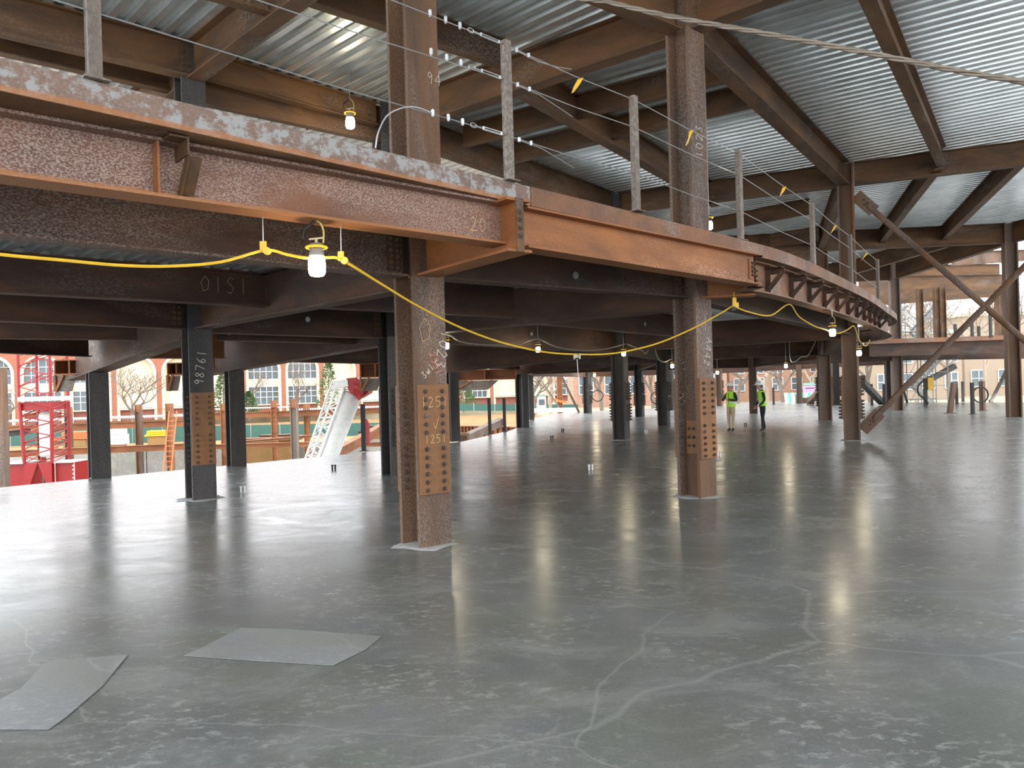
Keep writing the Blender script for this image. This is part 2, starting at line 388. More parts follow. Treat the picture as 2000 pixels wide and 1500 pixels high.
rb('upper of two dark roof joists crossing behind the second post',(905,287),(1442,153),7.8,.2)
rb('lower of two dark roof joists crossing behind the second post',(1000,319),(1492,203),7.8,.2)
rb('roof girder with pale flange passing behind the tall post at deck edge',cz('d',7.62),cz('i',7.62),7.62,.26)
rb('dark far roof girder spanning to the braced right hand column',(1600,491),cz('t',7.45),7.45,.26,ext=(2.5,0))
rb('left of two roof joists slanting below the right girder',(1834,330),(1720,478),7.7,.24,'beam_brown')
rb('right of two roof joists slanting below the right girder',(1996,322),(1843,470),7.7,.24,'beam_brown')
rb('roof girder running off the right frame edge from the far right column',cz('t',7.45),(24.,24.,7.45),7.45,.28)
rb('long roof girder sloping away behind the yellow brace to a far column',cz('t',7.4),cz('r',7.2),7.3,.3,'beam_brown')
rb('roof joist half hidden under the far girder beside the last guard post',(1850,483),(1670,535),7.55,.22,'beam_brown')
rb('roof girder running away behind the braced column',cz('c3',7.62),cz('p',7.5),7.6,.26)
rb('double far roof joist under the narrow deck strip behind third post',(1385,455),(1580,418),7.75,.2)
rb('low far roof joist under the narrow deck strip behind third post',(1395,500),(1600,470),7.7,.2)
rb('far roof girder slanting behind the fourth post',cz('i',7.6),cz('k',7.5),7.5,.26)
rb('far roof girder beyond the fourth post',cz('k',7.5),cz('p',7.5),7.5,.26)
rb('distant roof girder low behind the last guard post',cz('p',7.4),cz('n',7.2),7.3,.26)
rb('distant roof beam closing the bay near the far right column',cz('n',7.2),cz('r',7.2),7.2,.26)
rb('roof girder seen between the left column and bright deck end',cz('a',7.6),cz('b',7.5),7.6,.28)
rb('shadowed roof joist just behind the leftmost post beam',(0,106),(345,184),7.75,.2,ext=(3,.2))
rb('outer roof beam low behind the slab edge right of near column',cz('bp',7.3),cz('e',7.3),7.3,.26)
rb('left outer roof beam above the leftmost slab edge columns',cz('b',7.5),cz('bp',7.5),7.5,.24)
# ================================================================ columns
AN=math.radians(-51.)
column('c1',AN,8.3,'rusty near column with bolted plate chalked 1251 and pale concrete base',bf=.44)
column('c2',AN,8.3,'rusty column chalked 1023 high up with bolted plate at mid floor',bf=.42)
column('c3',math.radians(-25),8.3,'brown column on the floor with the diagonal pipe brace at its foot',splice='far',mat='column')
column('a',AN,8.3,'dark column chalked 98761 with ochre bolted plate',mat='column_dark',bf=.42)
column('b',AN,2.5,'leftmost black column at the slab edge beside the red crane',mat='column_dark',splice=None,d=.42,bf=.42)
column('bp',AN,2.52,'black paired column at slab edge left of the white crane boom',mat='column_dark',splice=None,d=.40,bf=.40)
column('d',AN,8.3,'dark column half hidden directly behind the near 1251 column',mat='column_dark',splice='far')
column('e',math.radians(-48),2.46,'black column just right of the near 1251 column at the slab edge',mat='column_dark',splice=None,d=.4,bf=.4)
column('f',math.radians(-40),2.45,'grey black column at slab edge with orange bracket beams above it',mat='column_dark',splice=None,d=.42,bf=.42)
column('g',math.radians(-40),2.5,'slim grey column right behind the slab edge bracket column',mat='column_dark',splice=None,d=.4,bf=.4)
column('i',math.radians(-28),8.3,'dark column with bolt rows on both sides midway on the floor',mat='column_dark',splice='far')
column('j',math.radians(-28),3.6,'smaller dark column with bolt rows right of the midway one',mat='column_dark',splice='far',d=.42,bf=.4)
column('k',math.radians(-28),8.0,'dark column with bolt rows just left of the 1023 column',mat='column_dark',splice='far')
column('h1',math.radians(-30),3.4,'distant dark column with bolt rows near the white ledge',mat='column_dark',splice='far',d=.42,bf=.4)
column('l',math.radians(-28),3.4,'distant thin dark column touching the left side of 1023 column',mat='column_dark',splice='far',d=.42,bf=.4)
column('m',math.radians(-28),3.4,'distant brown column behind the worker in khaki trousers',splice='far',d=.42,bf=.4)
column('n',math.radians(-20),8.0,'brown column standing between the two workers',splice=None,d=.44,bf=.42)
column('o',math.radians(-20),3.4,'distant rusty column right of the two workers',splice=None,d=.42,bf=.4)
column('p',math.radians(-10),8.3,'grey brown column with bolt rows left of the braced column',splice='far',d=.5,bf=.44)
column('q',math.radians(-10),3.4,'distant black column between two bolted columns near the brace foot',mat='column_dark',splice='far',d=.45,bf=.42)
column('r',math.radians(-10),8.2,'far brown column right of the braced column',splice=None,d=.5,bf=.44)
column('s',math.radians(-10),3.4,'distant black column left of the far brown column',mat='column_dark',splice=None,d=.42,bf=.42)
column('t',math.radians(-15),8.3,'far right column with grey patches crossed by the pipe brace',splice=None,d=.5,bf=.46)
# ================================================================ second floor: slab edge, fascia beams, soffit
etop=[(-7.4,0.3)]+[tuple(at(u,v,4.0)[:2]) for u,v in [(0,112),(300,185),(600,257),(1037,365)]]
ecur=[tuple(at(u,v,4.0)[:2]) for u,v in [(1037,365),(1150,392),(1300,430),(1450,468),(1550,498),(1650,545),(1700,573),(1730,596)]]+[(13.6,27.0),(14.6,30.),(14.5,33.),(13.3,36.),(11.,38.5)]
def edge_strip(pts, name, mat, label):
    pts=[Vector((p[0],p[1],0)) for p in pts]; mb=MB(); rings=[]; low=[]
    for i,p in enumerate(pts):
        d=(pts[min(i+1,len(pts)-1)]-pts[max(i-1,0)]).normalized(); n=Vector((-d.y,d.x,0))   # inward (away from camera)
        t=.016
        rings.append([p+n*a+Vector((0,0,z)) for a,z in [(0,3.80),(t,3.80),(t,4.0),(0,4.0)]]); low.append([p+n*a+Vector((0,0,z)) for a,z in [(.002,3.797),(.42,3.797),(.42,3.81),(.002,3.81)]])
    mb.loft(rings); o=mb.build(name,mat); MB().loft(low).build('bottom_leg',M['beam_brown'],o); tag(o,label,'slab edge'); o['kind']='thing'; return o
a_,b_=Vector(etop[0]),Vector(etop[-1])
edge_strip([a_,a_.lerp(b_,.35),a_.lerp(b_,.7),b_-(b_-a_).normalized()*.02],'slab_edge_plate',M['edge_grey'],'straight grey scaled steel slab edge plate along the left above the red beam')
ec=catmull([Vector((p[0],p[1],0)) for p in ecur],6)
edge_strip(ec,'slab_edge_plate',M['edge_orange'],'curved brown steel slab edge plate sweeping away to the right')
f0=at(0,350,3.36); f1=at(1008,485,3.36); f2=at(1472,558,3.33)
dr=(f1-f0).normalized()
fas0=beam('fascia_beam',f0,f1,3.795,.26,.024,.016,'beam_red','long reddish fascia beam with silver scale along the left under slab edge',None,ext=(6,0))
dr2=(f2-f1).normalized()
fas1=beam('fascia_beam',f1+dr2*.06,f2,3.795,.26,.024,.016,'beam_orange','bright orange fascia beam between the two bolted stub ends')
# curved fascia following the edge
def offset(pts,o):
    out=[]
    for i,p in enumerate(pts):
        d=(pts[min(i+1,len(pts)-1)]-pts[max(i-1,0)]).normalized(); out.append(p+Vector((-d.y,d.x,0))*o)
    return out
cur=[p for p in offset(ec,.30)]
st=min(range(len(cur)),key=lambda i:(cur[i]-Vector((f2.x,f2.y,0))).length)
cur=[Vector((f2.x,f2.y,0))+dr2*.05]+cur[st+1:]
def curved_I(pts, zb, zt, bf, tf, tw, name, mat):
    mb=MB(); rings=[]
    for i,p in enumerate(pts):
        d=(pts[min(i+1,len(pts)-1)]-pts[max(i-1,0)]).normalized(); n=Vector((-d.y,d.x,0)); b=bf/2; w_=tw/2
        rings.append([p+n*y+Vector((0,0,z)) for y,z in [(-b,zb),(b,zb),(b,zb+tf),(w_,zb+tf),(w_,zt-tf),(b,zt-tf),(b,zt),(-b,zt),(-b,zt-tf),(-w_,zt-tf),(-w_,zb+tf),(-b,zb+tf)]])
    mb.loft(rings,cap=False); return mb.build(name,mat)
fas2=tag(curved_I(cur,3.30,3.795,.26,.024,.016,'fascia_beam',M['edge_orange']),'curved brown fascia beam with a row of kicker brackets at right','beam')
# brackets under the curved edge
acc=0; last=None; sp=0; k=0
arc=[cur[0]]
for i in range(1,len(cur)):
    seg=cur[i]-cur[i-1]; L=seg.length; t=0
    while acc+ (L-t) >= 1.28:
        t+=1.28-acc; acc=0; p=cur[i-1]+seg.normalized()*t; n=Vector((-seg.normalized().y,seg.normalized().x,0)); d=seg.normalized(); k+=1
        if k>11: break
        mb=MB(); q=p-n*.01
        mb.bar(q+Vector((0,0,3.735)),q-n*.29+Vector((0,0,3.735)),.14,.012)
        mb.bar(q+d*.07+Vector((0,0,3.69)),q-n*.29+d*.07+Vector((0,0,3.69)),.012,.10)
        mb.bar(q-n*.26+Vector((0,0,3.66)),q-n*.03+Vector((0,0,3.40)),.09,.014)
        mb.bar(q-n*.26+d*.045+Vector((0,0,3.645)),q-n*.03+d*.045+Vector((0,0,3.385)),.012,.07)
        mb.bar(q-n*.02+Vector((0,0,3.325)),q-n*.02+Vector((0,0,3.77)),.012,.12,up=(n.x,n.y,0))
        mb.build('kicker_bracket',M['beam'],fas2)
    acc+=L-t
# lone bracket and stiffener on the long left fascia
def onfas(px,off=0.):   # foot point on the left fascia seen at pixel column px
    best=min([f0.lerp(f1,i/400) for i in range(401)],key=lambda p:abs(CXP+FPX*((p.x/p.y)*_c-((3.6-EYE)/p.y)*_s)-px)); return best
n0=Vector((-dr.y,dr.x,0))
pb=onfas(300); loc0=fas0.matrix_basis.inverted() if False else None
def to_local(o,p): 
    Rm=Matrix.Rotation(-o.rotation_euler[2],3,'Z'); return Rm@(Vector(p)-o.location)
mb=MB(); B=lambda p: to_local(fas0,p)
q=Vector((pb.x,pb.y,0))-n0*.01
mb.bar(B(q+dr*.10+Vector((0,0,3.78))),B(q-n0*.27+dr*.10+Vector((0,0,3.78))),.14,.014)
mb.bar(B(q+dr*.16+Vector((0,0,3.72))),B(q-n0*.27+dr*.16+Vector((0,0,3.72))),.014,.12)
mb.bar(B(q-n0*.22+dr*.22+Vector((0,0,3.66))),B(q-n0*.03+dr*.22+Vector((0,0,3.42))),.11,.014)
mb.bar(B(q-n0*.22+dr*.17+Vector((0,0,3.65))),B(q-n0*.03+dr*.17+Vector((0,0,3.41))),.014,.07)
mb.build('kicker_bracket',M['beam_brown'],fas0)
MB().bar(B(q-n0*.055+Vector((0,0,3.385))),B(q-n0*.055+Vector((0,0,3.77))),.016,.11,up=(0,1,0)).build('stiffener_plate',M['beam_orange'],fas0)
# stubs cantilevered from the columns out to the fascia, with bolted end plates
def stub(key,end,label,zb=3.25):
    o=beam('stub_beam',cz(key,zb),(end.x,end.y,zb),3.795,.30,.03,.02,'beam_orange',label); 
    Rl=lambda p:to_local(o,p)
    L=(Vector((end.x,end.y))-xy(C[key])).length
    ep=MB().box((L+.008,0,.27),(.016,.09,.54)).build('end_plate',M['beam_brown'],o)
    for z in (.16,.24,.32,.40):
        bolt(ep,(L+.016,0,z),(1,0,0))
    return o
stub('c1',at(1016,492,3.25),'cantilever stub from the near 1251 column to the fascia joint')
stub('c2',at(1474,578,3.25),'cantilever stub from the 1023 column to the fascia joint')
# angle plates with bolts where the fascia beams end
for fb,L,nm in ((fas0,(f1-f0).length+6,1),(fas1,(f2-f1).length-.06,2)):
    pl=MB().box((L-.10,-.018,.215),(.13,.016,.30)).build('end_angle',M['beam_orange'],fb)
    for z in (.12,.18,.24,.30):
        bolt(pl,(L-.08,-.026,z),(0,-1,0))
# soffit deck and upper slab
soff=struct(empty('ceiling_lower',(0,0,ZT1)))
fxy=lambda v:(v.x,v.y)
e0=Vector((etop[0][0],etop[0][1])); ins=lambda v,o:(v[0]+n0.x*o,v[1]+n0.y*o)
sb=[([xyt(c0),cc('c1'),cc('a'),xyt(a0)],d2),([cc('c1'),cc('c2'),cc('d'),cc('a')],d2b),([xyt(a0),cc('a'),cc('b'),xyt(b0)],d2),
 ([cc('a'),cc('d'),cc('bp'),cc('b')],d2),([cc('c2'),cc('c3'),cc('i'),cc('d')],d3),([cc('d'),cc('i'),cc('e'),cc('bp')],d2b),
 ([cc('i'),cc('c3'),cc('p'),cc('k')],d4),([cc('e'),cc('i'),cc('k'),cc('f')],d3),([cc('k'),cc('p'),cc('n'),cc('j')],d4),([cc('f'),cc('k'),cc('j'),cc('g')],d3),
 ([ins(etop[0],.42),ins(etop[-1],.42),cc('c1'),xyt(c0)],d2),([ins(etop[-1],.42),ins(ecur[3],.42),cc('c2'),cc('c1')],d2b)]
ecp=[p for p in offset(ec,.42)]
j=[p for p in ecp if p.y>C['c2'].y-1.2 and p.x>C['c2'].x and p.y<27.5]
for u_,v_ in zip(j[:-1:3],j[3::3]):      # strip between curved edge and the ring beam, in short convex pieces
    def onring(p):
        A=xy(C['c2']);B_=xy(C['c3']); dd=(B_-A).normalized(); return A+dd*max(0,(Vector((p.x,p.y))-A).dot(dd))
    ra,rb_=onring(u_),onring(v_); sb.append(([(u_.x,u_.y),(v_.x,v_.y),(rb_.x,rb_.y),(ra.x,ra.y)],d3))
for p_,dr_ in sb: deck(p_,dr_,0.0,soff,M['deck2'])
us=slab([p_ for p_,_ in sb],ZT1+.08,4.0-.002,'floor_upper',M['slab']); struct(us)  # unseen pale concrete topping, added to bounce light up to the roof
# second floor beams
G2='second floor beams'
def fb(label,pa,pb,za,zb=None,bf=.24,mat='beam',ext=(0,0),zt=ZT1-.002):
    ext=(ext[0] if ext[0] or len(pa)==2 else -.245, ext[1] if ext[1] or len(pb)==2 else -.245)
    zb=za if zb is None else zb
    A=at(*pa,za) if len(pa)==2 else Vector(pa); B=at(*pb,zb) if len(pb)==2 else Vector(pb)
    return beam('floor_beam',A,B,zt,bf,.024,.016,mat,label,G2,ext=ext)
fb('scaly floor beam behind the red fascia ending at the near column',(0,463),cz('c1',3.25),3.25,bf=.26,mat='beam_scale',ext=(3,0))
fb('dark floor beam with thin chalk marks below the corrugated soffit at left',(0,573),(545,601),3.27,bf=.22,ext=(3,0))
fb('dark floor beam framing into the 98761 column from the left',(0,628),cz('a',3.1),3.1,bf=.22,ext=(3,0))
fb('low black floor beam at left above the crane and behind others',(0,662),(268,665),3.03,bf=.2,ext=(3,0))
fb('lowest dark floor beam at far left framing to the slab edge column',(0,690),cz('b',2.88),2.88,bf=.22,ext=(4,0))
fb('girder from the near column back to the 98761 column',cz('c1',3.13),cz('a',3.1),3.1,bf=.28)
fb('deep girder with pale underside from the 98761 column out to the slab edge',cz('a',2.97),cz('b',2.5),2.9,bf=.42,ext=(0,1.7))
fb('deep girder with pale underside left of white crane boom',cz('d',2.93),cz('bp',2.52),2.9,bf=.40,ext=(0,1.7))
fb('girder from the 1023 column running back left past the yellow cord',cz('c2',3.08),cz('d',3.08),3.08,bf=.3)
fb('ring beam with a round hole between near column and 1023 column',cz('c1',3.26),cz('c2',3.26),3.26,bf=.26)
fb('infill floor beam behind the near column',(604,601),(1005,621),3.14,bf=.22)
fb('dark ring floor beam right of the 98761 column',cz('a',3.05),cz('d',3.05),3.05,bf=.22)
fb('black infill floor beam with round hole right of the 98761 column',(424,665),(690,672),3.0,bf=.2,ext=(0,.8))
fb('outer floor beam over the white crane boom',cz('b',2.85),cz('bp',2.85),2.85,bf=.22,mat='beam_orange')
fb('dark slanting floor beam behind the 1023 column',(1048,633),(1300,656),3.2,bf=.24,ext=(0,2))
fb('curving ring beam from the 1023 column to the braced column',cz('c2',3.22),cz('c3',3.15),3.2,bf=.28)
fb('girder from the braced column running left behind the 1023 column',cz('c3',3.05),cz('i',2.98),3.0,bf=.28)
fb('ring beam running from behind the near column to the midway bolted column',cz('d',3.0),cz('i',2.9),2.95,bf=.26)
fb('deep girder right of the near column toward the slab edge',cz('i',2.85),cz('e',2.46),2.6,bf=.4,ext=(0,1.2))
fb('deep far girder ending at the orange bracket beams',cz('k',2.8),cz('f',2.45),2.6,bf=.4,ext=(0,1.5))
fb('outer floor beam between slab edge columns',cz('bp',2.8),cz('e',2.7),2.75,bf=.24)
fb('outer floor beam near the distant bracket columns',cz('e',2.7),cz('f',2.65),2.7,bf=.24)
fb('long far floor beam over the middle columns',cz('i',2.9),cz('k',2.85),2.85,bf=.26)
fb('far girder behind the workers lamp',cz('k',2.85),cz('p',2.9),2.85,bf=.26)
fb('girder running away behind the braced column below',cz('c3',3.0),cz('p',2.85),2.9,bf=.28)
fb('far floor beam over the smaller bolted column',cz('k',2.8),cz('j',2.6),2.7,bf=.26)
fb('far floor beam behind the work lamps',cz('j',2.6),cz('n',2.6),2.6,bf=.26)
fb('far floor beam running from braced bay into the distance',cz('p',2.75),cz('n',2.6),2.7,bf=.26)
fb('far outer floor beam left of the bolted columns',cz('f',2.6),cz('g',2.5),2.55,bf=.26)
fb('far outer floor beam over the white ledge',cz('g',2.55),cz('j',2.6),2.55,bf=.26)
fb('farthest dark floor beam over the white ledge',cz('g',2.45),cz('h1',2.4),2.4,bf=.26,zt=3.3)
fb('farthest dark floor beam left of 1023 column',cz('h1',2.4),cz('l',2.4),2.4,bf=.26,zt=3.4)
fb('farthest dark floor beam over the khaki worker',cz('l',2.4),cz('m',2.45),2.4,bf=.26,zt=3.5)
fb('farthest floor beam over the striped awning',cz('m',2.45),cz('o',2.6),2.4,bf=.26,zt=3.6)
fb('farthest floor beam above the brace foot',cz('o',2.6),cz('s',2.7),2.4,bf=.26,zt=3.7)
fb('far dark girder from the far brown column leftward',cz('n',2.65),cz('r',2.75),2.7,bf=.3)
fb('deep dark girder across the atrium at right',atd(1690,697,41),atd(2030,688,43),2.7,bf=.4)
edge_r=MB().bar(atd(1690,668,40.6),atd(2030,657,42.6),.06,.24).build('slab_edge_plate',M['edge_orange']); tag(edge_r,'flat reddish slab edge plate on the deep girder across the atrium','slab edge')

# upper framing beyond the far columns at right
rb('orange brown far roof beam with stiffeners above the stair tower',atd(1670,600,46),atd(1965,578,47),6.5,.3,'beam_brown',zt=7.9)
rb('dark far roof beam above the orange stiffened one',atd(1690,560,46.35),atd(1960,548,47.35),7.5,.3,'beam_brown',zt=8.6)
rb('pale far roof beam under the bright sky gap at right',atd(1850,520,44),atd(2020,508,44),8.,.3,'column',zt=8.9)
for u,v0,v1,lb in ((1798,660,575,'thin brown upper floor column left of the stair flights'),(1831,660,572,'brown upper floor column crossing the stair flights'),(1842,660,572,'brown upper floor column right beside its twin'),(1957,660,575,'dark upper floor column touching the far right column')):
    q=atd(u,v0,43.5); t_=atd(u,v1,43.5); root=empty('upper_column',(q.x,q.y,3.9)); root['kind']='thing'; tag(root,lb,'column','upper floor columns across the atrium'); h=t_.z-3.9+.3
    mb=MB(); w_=.3 if u!=1957 else .5
    for s_ in (-1,1): mb.box((s_*w_*.44,0,h/2),(w_*.12,w_,h))
    mb.box((0,0,h/2),(w_*.78,w_*.1,h)); mb.build('shaft',M['beam_brown'],root); MB().box((0,0,.02),(w_*1.5,w_*1.5,.04)).build('base_plate',M['beam_brown'],root)
for u,v0,lb in ((1866,633,'thin black upper guard post right of the stair flights'),(1899,626,'taller black upper guard post across the atrium'),(1912,637,'thin black upper guard post near the far right column'),(1935,610,'pale upper guard post next to the far right column')):
    q=atd(u,660,42.); t_=atd(u,v0,42.); root=empty('upper_guard_post',(q.x,q.y,3.9)); root['kind']='thing'; tag(root,lb,'guard post','upper guard posts across the atrium')
    MB().bar(V(0,0,0),V(0,0,t_.z-3.9),.12).build('post_tube',M['postdark'],root); MB().box((0,0,.01),(.25,.25,.02)).build('base_plate',M['postdark'],root)

us2=slab([[xyt(atd(1688,680,41.3)),xyt(atd(2040,680,43.3)),(44.,62.),(27.,62.)]],3.6,3.9,'floor_upper_far',M['slab']); struct(us2)
fb('second dark girder behind the deep one across the atrium',atd(1690,705,50),atd(2040,700,52),2.9,bf=.4,zt=3.59)

# bolted end angles on the nearest beams
def end_angle(sub, back=.16, side=-1, n=6, mat='beam', z0=.10):
    o=next(q for q in COL.objects if q.get('label') and sub in q['label']); L=max(c[0] for c in o.bound_box); zt=max(c[2] for c in o.bound_box)
    pl=MB().box((0,0,0),(.20,.016,zt-2*z0+.06)).build('end_angle',M[mat],o,(L-back,side*.0165,zt/2))
    for k in range(n):
        for x in (-.045,.045): bolt(pl,(x,side*.008,-zt/2+z0+(zt-2*z0)*k/(n-1)),(0,side,0))
end_angle('scaly floor beam behind',.14); end_angle('thin chalk marks',.13,n=5); end_angle('framing into the 98761 column from',.14); end_angle('behind leftmost guard post',.2,n=5,mat='beam_brown')
end_angle('crossing under bright deck',.14,n=4,mat='beam_brown'); end_angle('ring beam with a round hole',.14); end_angle('dark ring floor beam right',.14)
# ================================================================ guard posts, cables, flags on the upper edge
post_px=[((190,155),None,1.42),((1003,352),None,1.44),((1251,412),None,1.42),((1454,469),None,1.36),((1595,520),None,1.2),((1668,556),None,1.15),((1720,589),None,1.2)]
plab=['leftmost pale square guard post cut by the top frame edge','tall brown square guard post with cable turnbuckles at its left','grey square guard post left of the 1023 column','grey square guard post between 1023 column and braced column','thin guard post left of the braced column','thin guard post touching the right side of braced column','last thin guard post at the end of the curved edge']
gp=[]
for (px,_,h),lb in zip(post_px,plab):
    p=at(*px,4.0); nn=Vector((-.7,.72,0)); p=p+nn*.06; gp.append(p)
    a=math.radians(-46)
    root=empty('guard_post',p,a); root['kind']='thing'; tag(root,lb,'guard post','guard posts on the upper slab edge')
    mb=MB()
    for s in (-1,1): mb.box((s*.030,0,h/2),(.012,.085,h))        # two flats of the box section with a seam
    for s in (-1,1): mb.box((0,s*.034,h/2),(.048,.010,h))
    mb.box((0,0,h-.004),(.048,.058,.006)); mb.build('post_tube',M['tube'],root)
    MB().box((0,0,.006),(.16,.16,.012)).build('base_plate',M['tube'],root)
    mb=MB()
    for z in (.47,1.04,h-.04): mb.lathe([(.014,0),(.014,.01)],(-.036-.01,0,z),8,Matrix.Rotation(math.pi/2,4,'Y'))
    mb.build('cable_hole',M['black'],root)
lv=[.47,1.04]
tops=[h-.04 for _,_,h in post_px]
cab_lab=['lowest guard cable strung along the upper edge posts','middle guard cable strung along the upper edge posts','top guard cable strung along the upper edge posts']
cabs=[]
for ci in range(3):
    pts=[]
    for k,p in enumerate(gp):
        z=[.47,.92 if k==0 else 1.04,tops[k] ][ci]
        if ci<2: z=z*min(1,tops[k]/1.38)
        q=p+Vector((0,0,z))
        if pts:
            m=pts[-1].lerp(q,.5); m.z-=.02; pts.append(m)
        pts.append(q)
    dirl=(pts[0]-pts[2]).normalized(); pts=[pts[0]+dirl*3.0+Vector((0,0,.02))]+pts
    mb=MB(); mb.tube(pts,.0055,5); root=mb.build('guard_cable',M['zinc']); tag(root,cab_lab[ci],'cable','guard cables'); cabs.append((root,pts))
    # turnbuckle, thimble and clamps left of the tall post
    p1=gp[1]; z1=[.47,1.04,tops[1]][ci]; e=p1+Vector((0,0,z1)); d=(gp[0]+Vector((0,0,z1))-e).normalized()
    mb=MB(); mb.tube([e,e+d*.10],.008,6); mb.tube([e+d*.34,e+d*.44],.008,6)
    for s in (-1,1): mb.bar(e+d*.10+Vector((0,0,s*.014)),e+d*.34+Vector((0,0,s*.014)),.008,.008)
    mb.bar(e+d*.095-Vector((0,0,.016)),e+d*.095+Vector((0,0,.016)),.02); mb.bar(e+d*.345-Vector((0,0,.016)),e+d*.345+Vector((0,0,.016)),.02)
    mb.build('turnbuckle',M['zinc'],root)
    ring=[e+d*(.48+.04*math.cos(t))+Vector((0,0,.022*math.sin(t))) for t in [2*math.pi*i/12 for i in range(13)]]
    MB().tube(ring,.006,5).build('thimble',M['zinc'],root)
    for s in (.62,.80,.99):
        mb=MB(); mb.box(e+d*s,(.03,.03,.05)); mb.tube([e+d*s+Vector((0,0,-.035)),e+d*s+Vector((0,0,.035))],.012,6); mb.build('cable_clamp',M['zinc'],root)
    d2_=(gp[2]+Vector((0,0,[.47,1.04,tops[2]][ci]))-e).normalized()
    for s in (.16,.34):
        MB().box(e+d2_*s-Vector((0,0,.01)),(.03,.03,.045)).build('cable_clamp',M['zinc'],root)
    tl=[e+d2_*.16-Vector((0,0,.015)),e+d2_*.5-Vector((0,0,.03)),e+d2_*.8+Vector((.0,-.02,-.10 if ci!=2 else -.01)),e+d2_*1.0+Vector((.02,-.03,-.16 if ci!=2 else .02))]
    MB().tube(tl,.005,5).build('cable_tail',M['zinc'],root)
    if ci==0:
        t0=e+d*.99; tl=[t0,t0+d*.25+Vector((0,0,.0)),t0+d*.5+Vector((0,0,-.12)),t0+d*.62+Vector((0,0,-.3)),t0+d*.66+Vector((0,0,-.46))]
        MB().tube(catmull(tl,4),.007,5).build('cable_tail',M['zinc'],root)
def on_cable(ci,u):
    pts=cabs[ci][1]; best=None
    for a,b in zip(pts,pts[1:]):
        for i in range(60):
            p=a.lerp(b,i/60)
            if p.y<3: continue
            uu=CXP+FPX*((p.x/p.y)*_c-((p.z-EYE)/p.y)*_s)
            if best is None or abs(uu-u)<best[0]: best=(abs(uu-u),p)
    return best[1]
flab=['yellow caution flag on the top cable right of the tall post','yellow caution flag twisted over the 1023 column face','yellow caution flag between the third and fourth posts','yellow caution flag left of the braced column','yellow caution flag right of the braced column']
for u,lb,ln,tw in [(1133,flab[0],.19,(-.55,.2)),(1350,flab[1],.24,(-.35,.1)),(1532,flab[2],.19,(-.5,.2)),(1632,flab[3],.2,(-.6,.2)),(1694,flab[4],.26,(-.8,.3))]:
    p=on_cable(2,u); mb=MB(); wv=.075
    side=Vector((.6,.5,.3)).normalized(); rows=[]
    for k in range(7):
        t=k/6; wk=wv*(1-.55*math.sin(math.pi*t) if u in (1350,) else 1)
        c=p+Vector((tw[0]*ln*t*.9,-.02*math.sin(3*t),-ln*t*(1-.15*t)))
        s2=Vector((math.cos(1.2*t),math.sin(1.2*t)*.6,.35)).normalized()
        rows.append([c-s2*wk/2+Vector((0,-.001,0)),c+s2*wk/2+Vector((0,-.001,0)),c+s2*wk/2+Vector((0,.001,0)),c-s2*wk/2+Vector((0,.001,0))])
    mb.loft(rows); o=mb.build('caution_flag',M['yellow']); tag(o,lb,'flag','yellow caution flags')
# heavy twisted rope crossing the upper right
path=[V(-.95,9.1,8.25),atd(1060,-40,8.6),atd(1200,6,8.2),atd(1330,36,7.9),atd(1465,60,7.6),atd(1600,85,7.3),atd(1735,111,7.0),atd(1870,138,6.7),atd(2000,160,6.45),atd(2250,205,5.9)]
path=catmull(path,14); mb=MB()
for s in range(3):
    pts=[]
    L=0
    for i,p in enumerate(path):
        if i: L+=(p-path[i-1]).length
        d=(path[min(i+1,len(path)-1)]-path[max(i-1,0)]).normalized(); sd=d.cross(Vector((0,0,1))).normalized(); u_=sd.cross(d)
        a=2*math.pi*(L/.62+s/3); pts.append(p+(sd*math.cos(a)+u_*math.sin(a))*.014)
    mb.tube(pts,.0145,5)
tag(mb.build('wire_rope',plain('rope_steel',(.20,.16,.125),.5,.3)),'thick twisted steel rope hanging across the striped deck at upper right','rope')
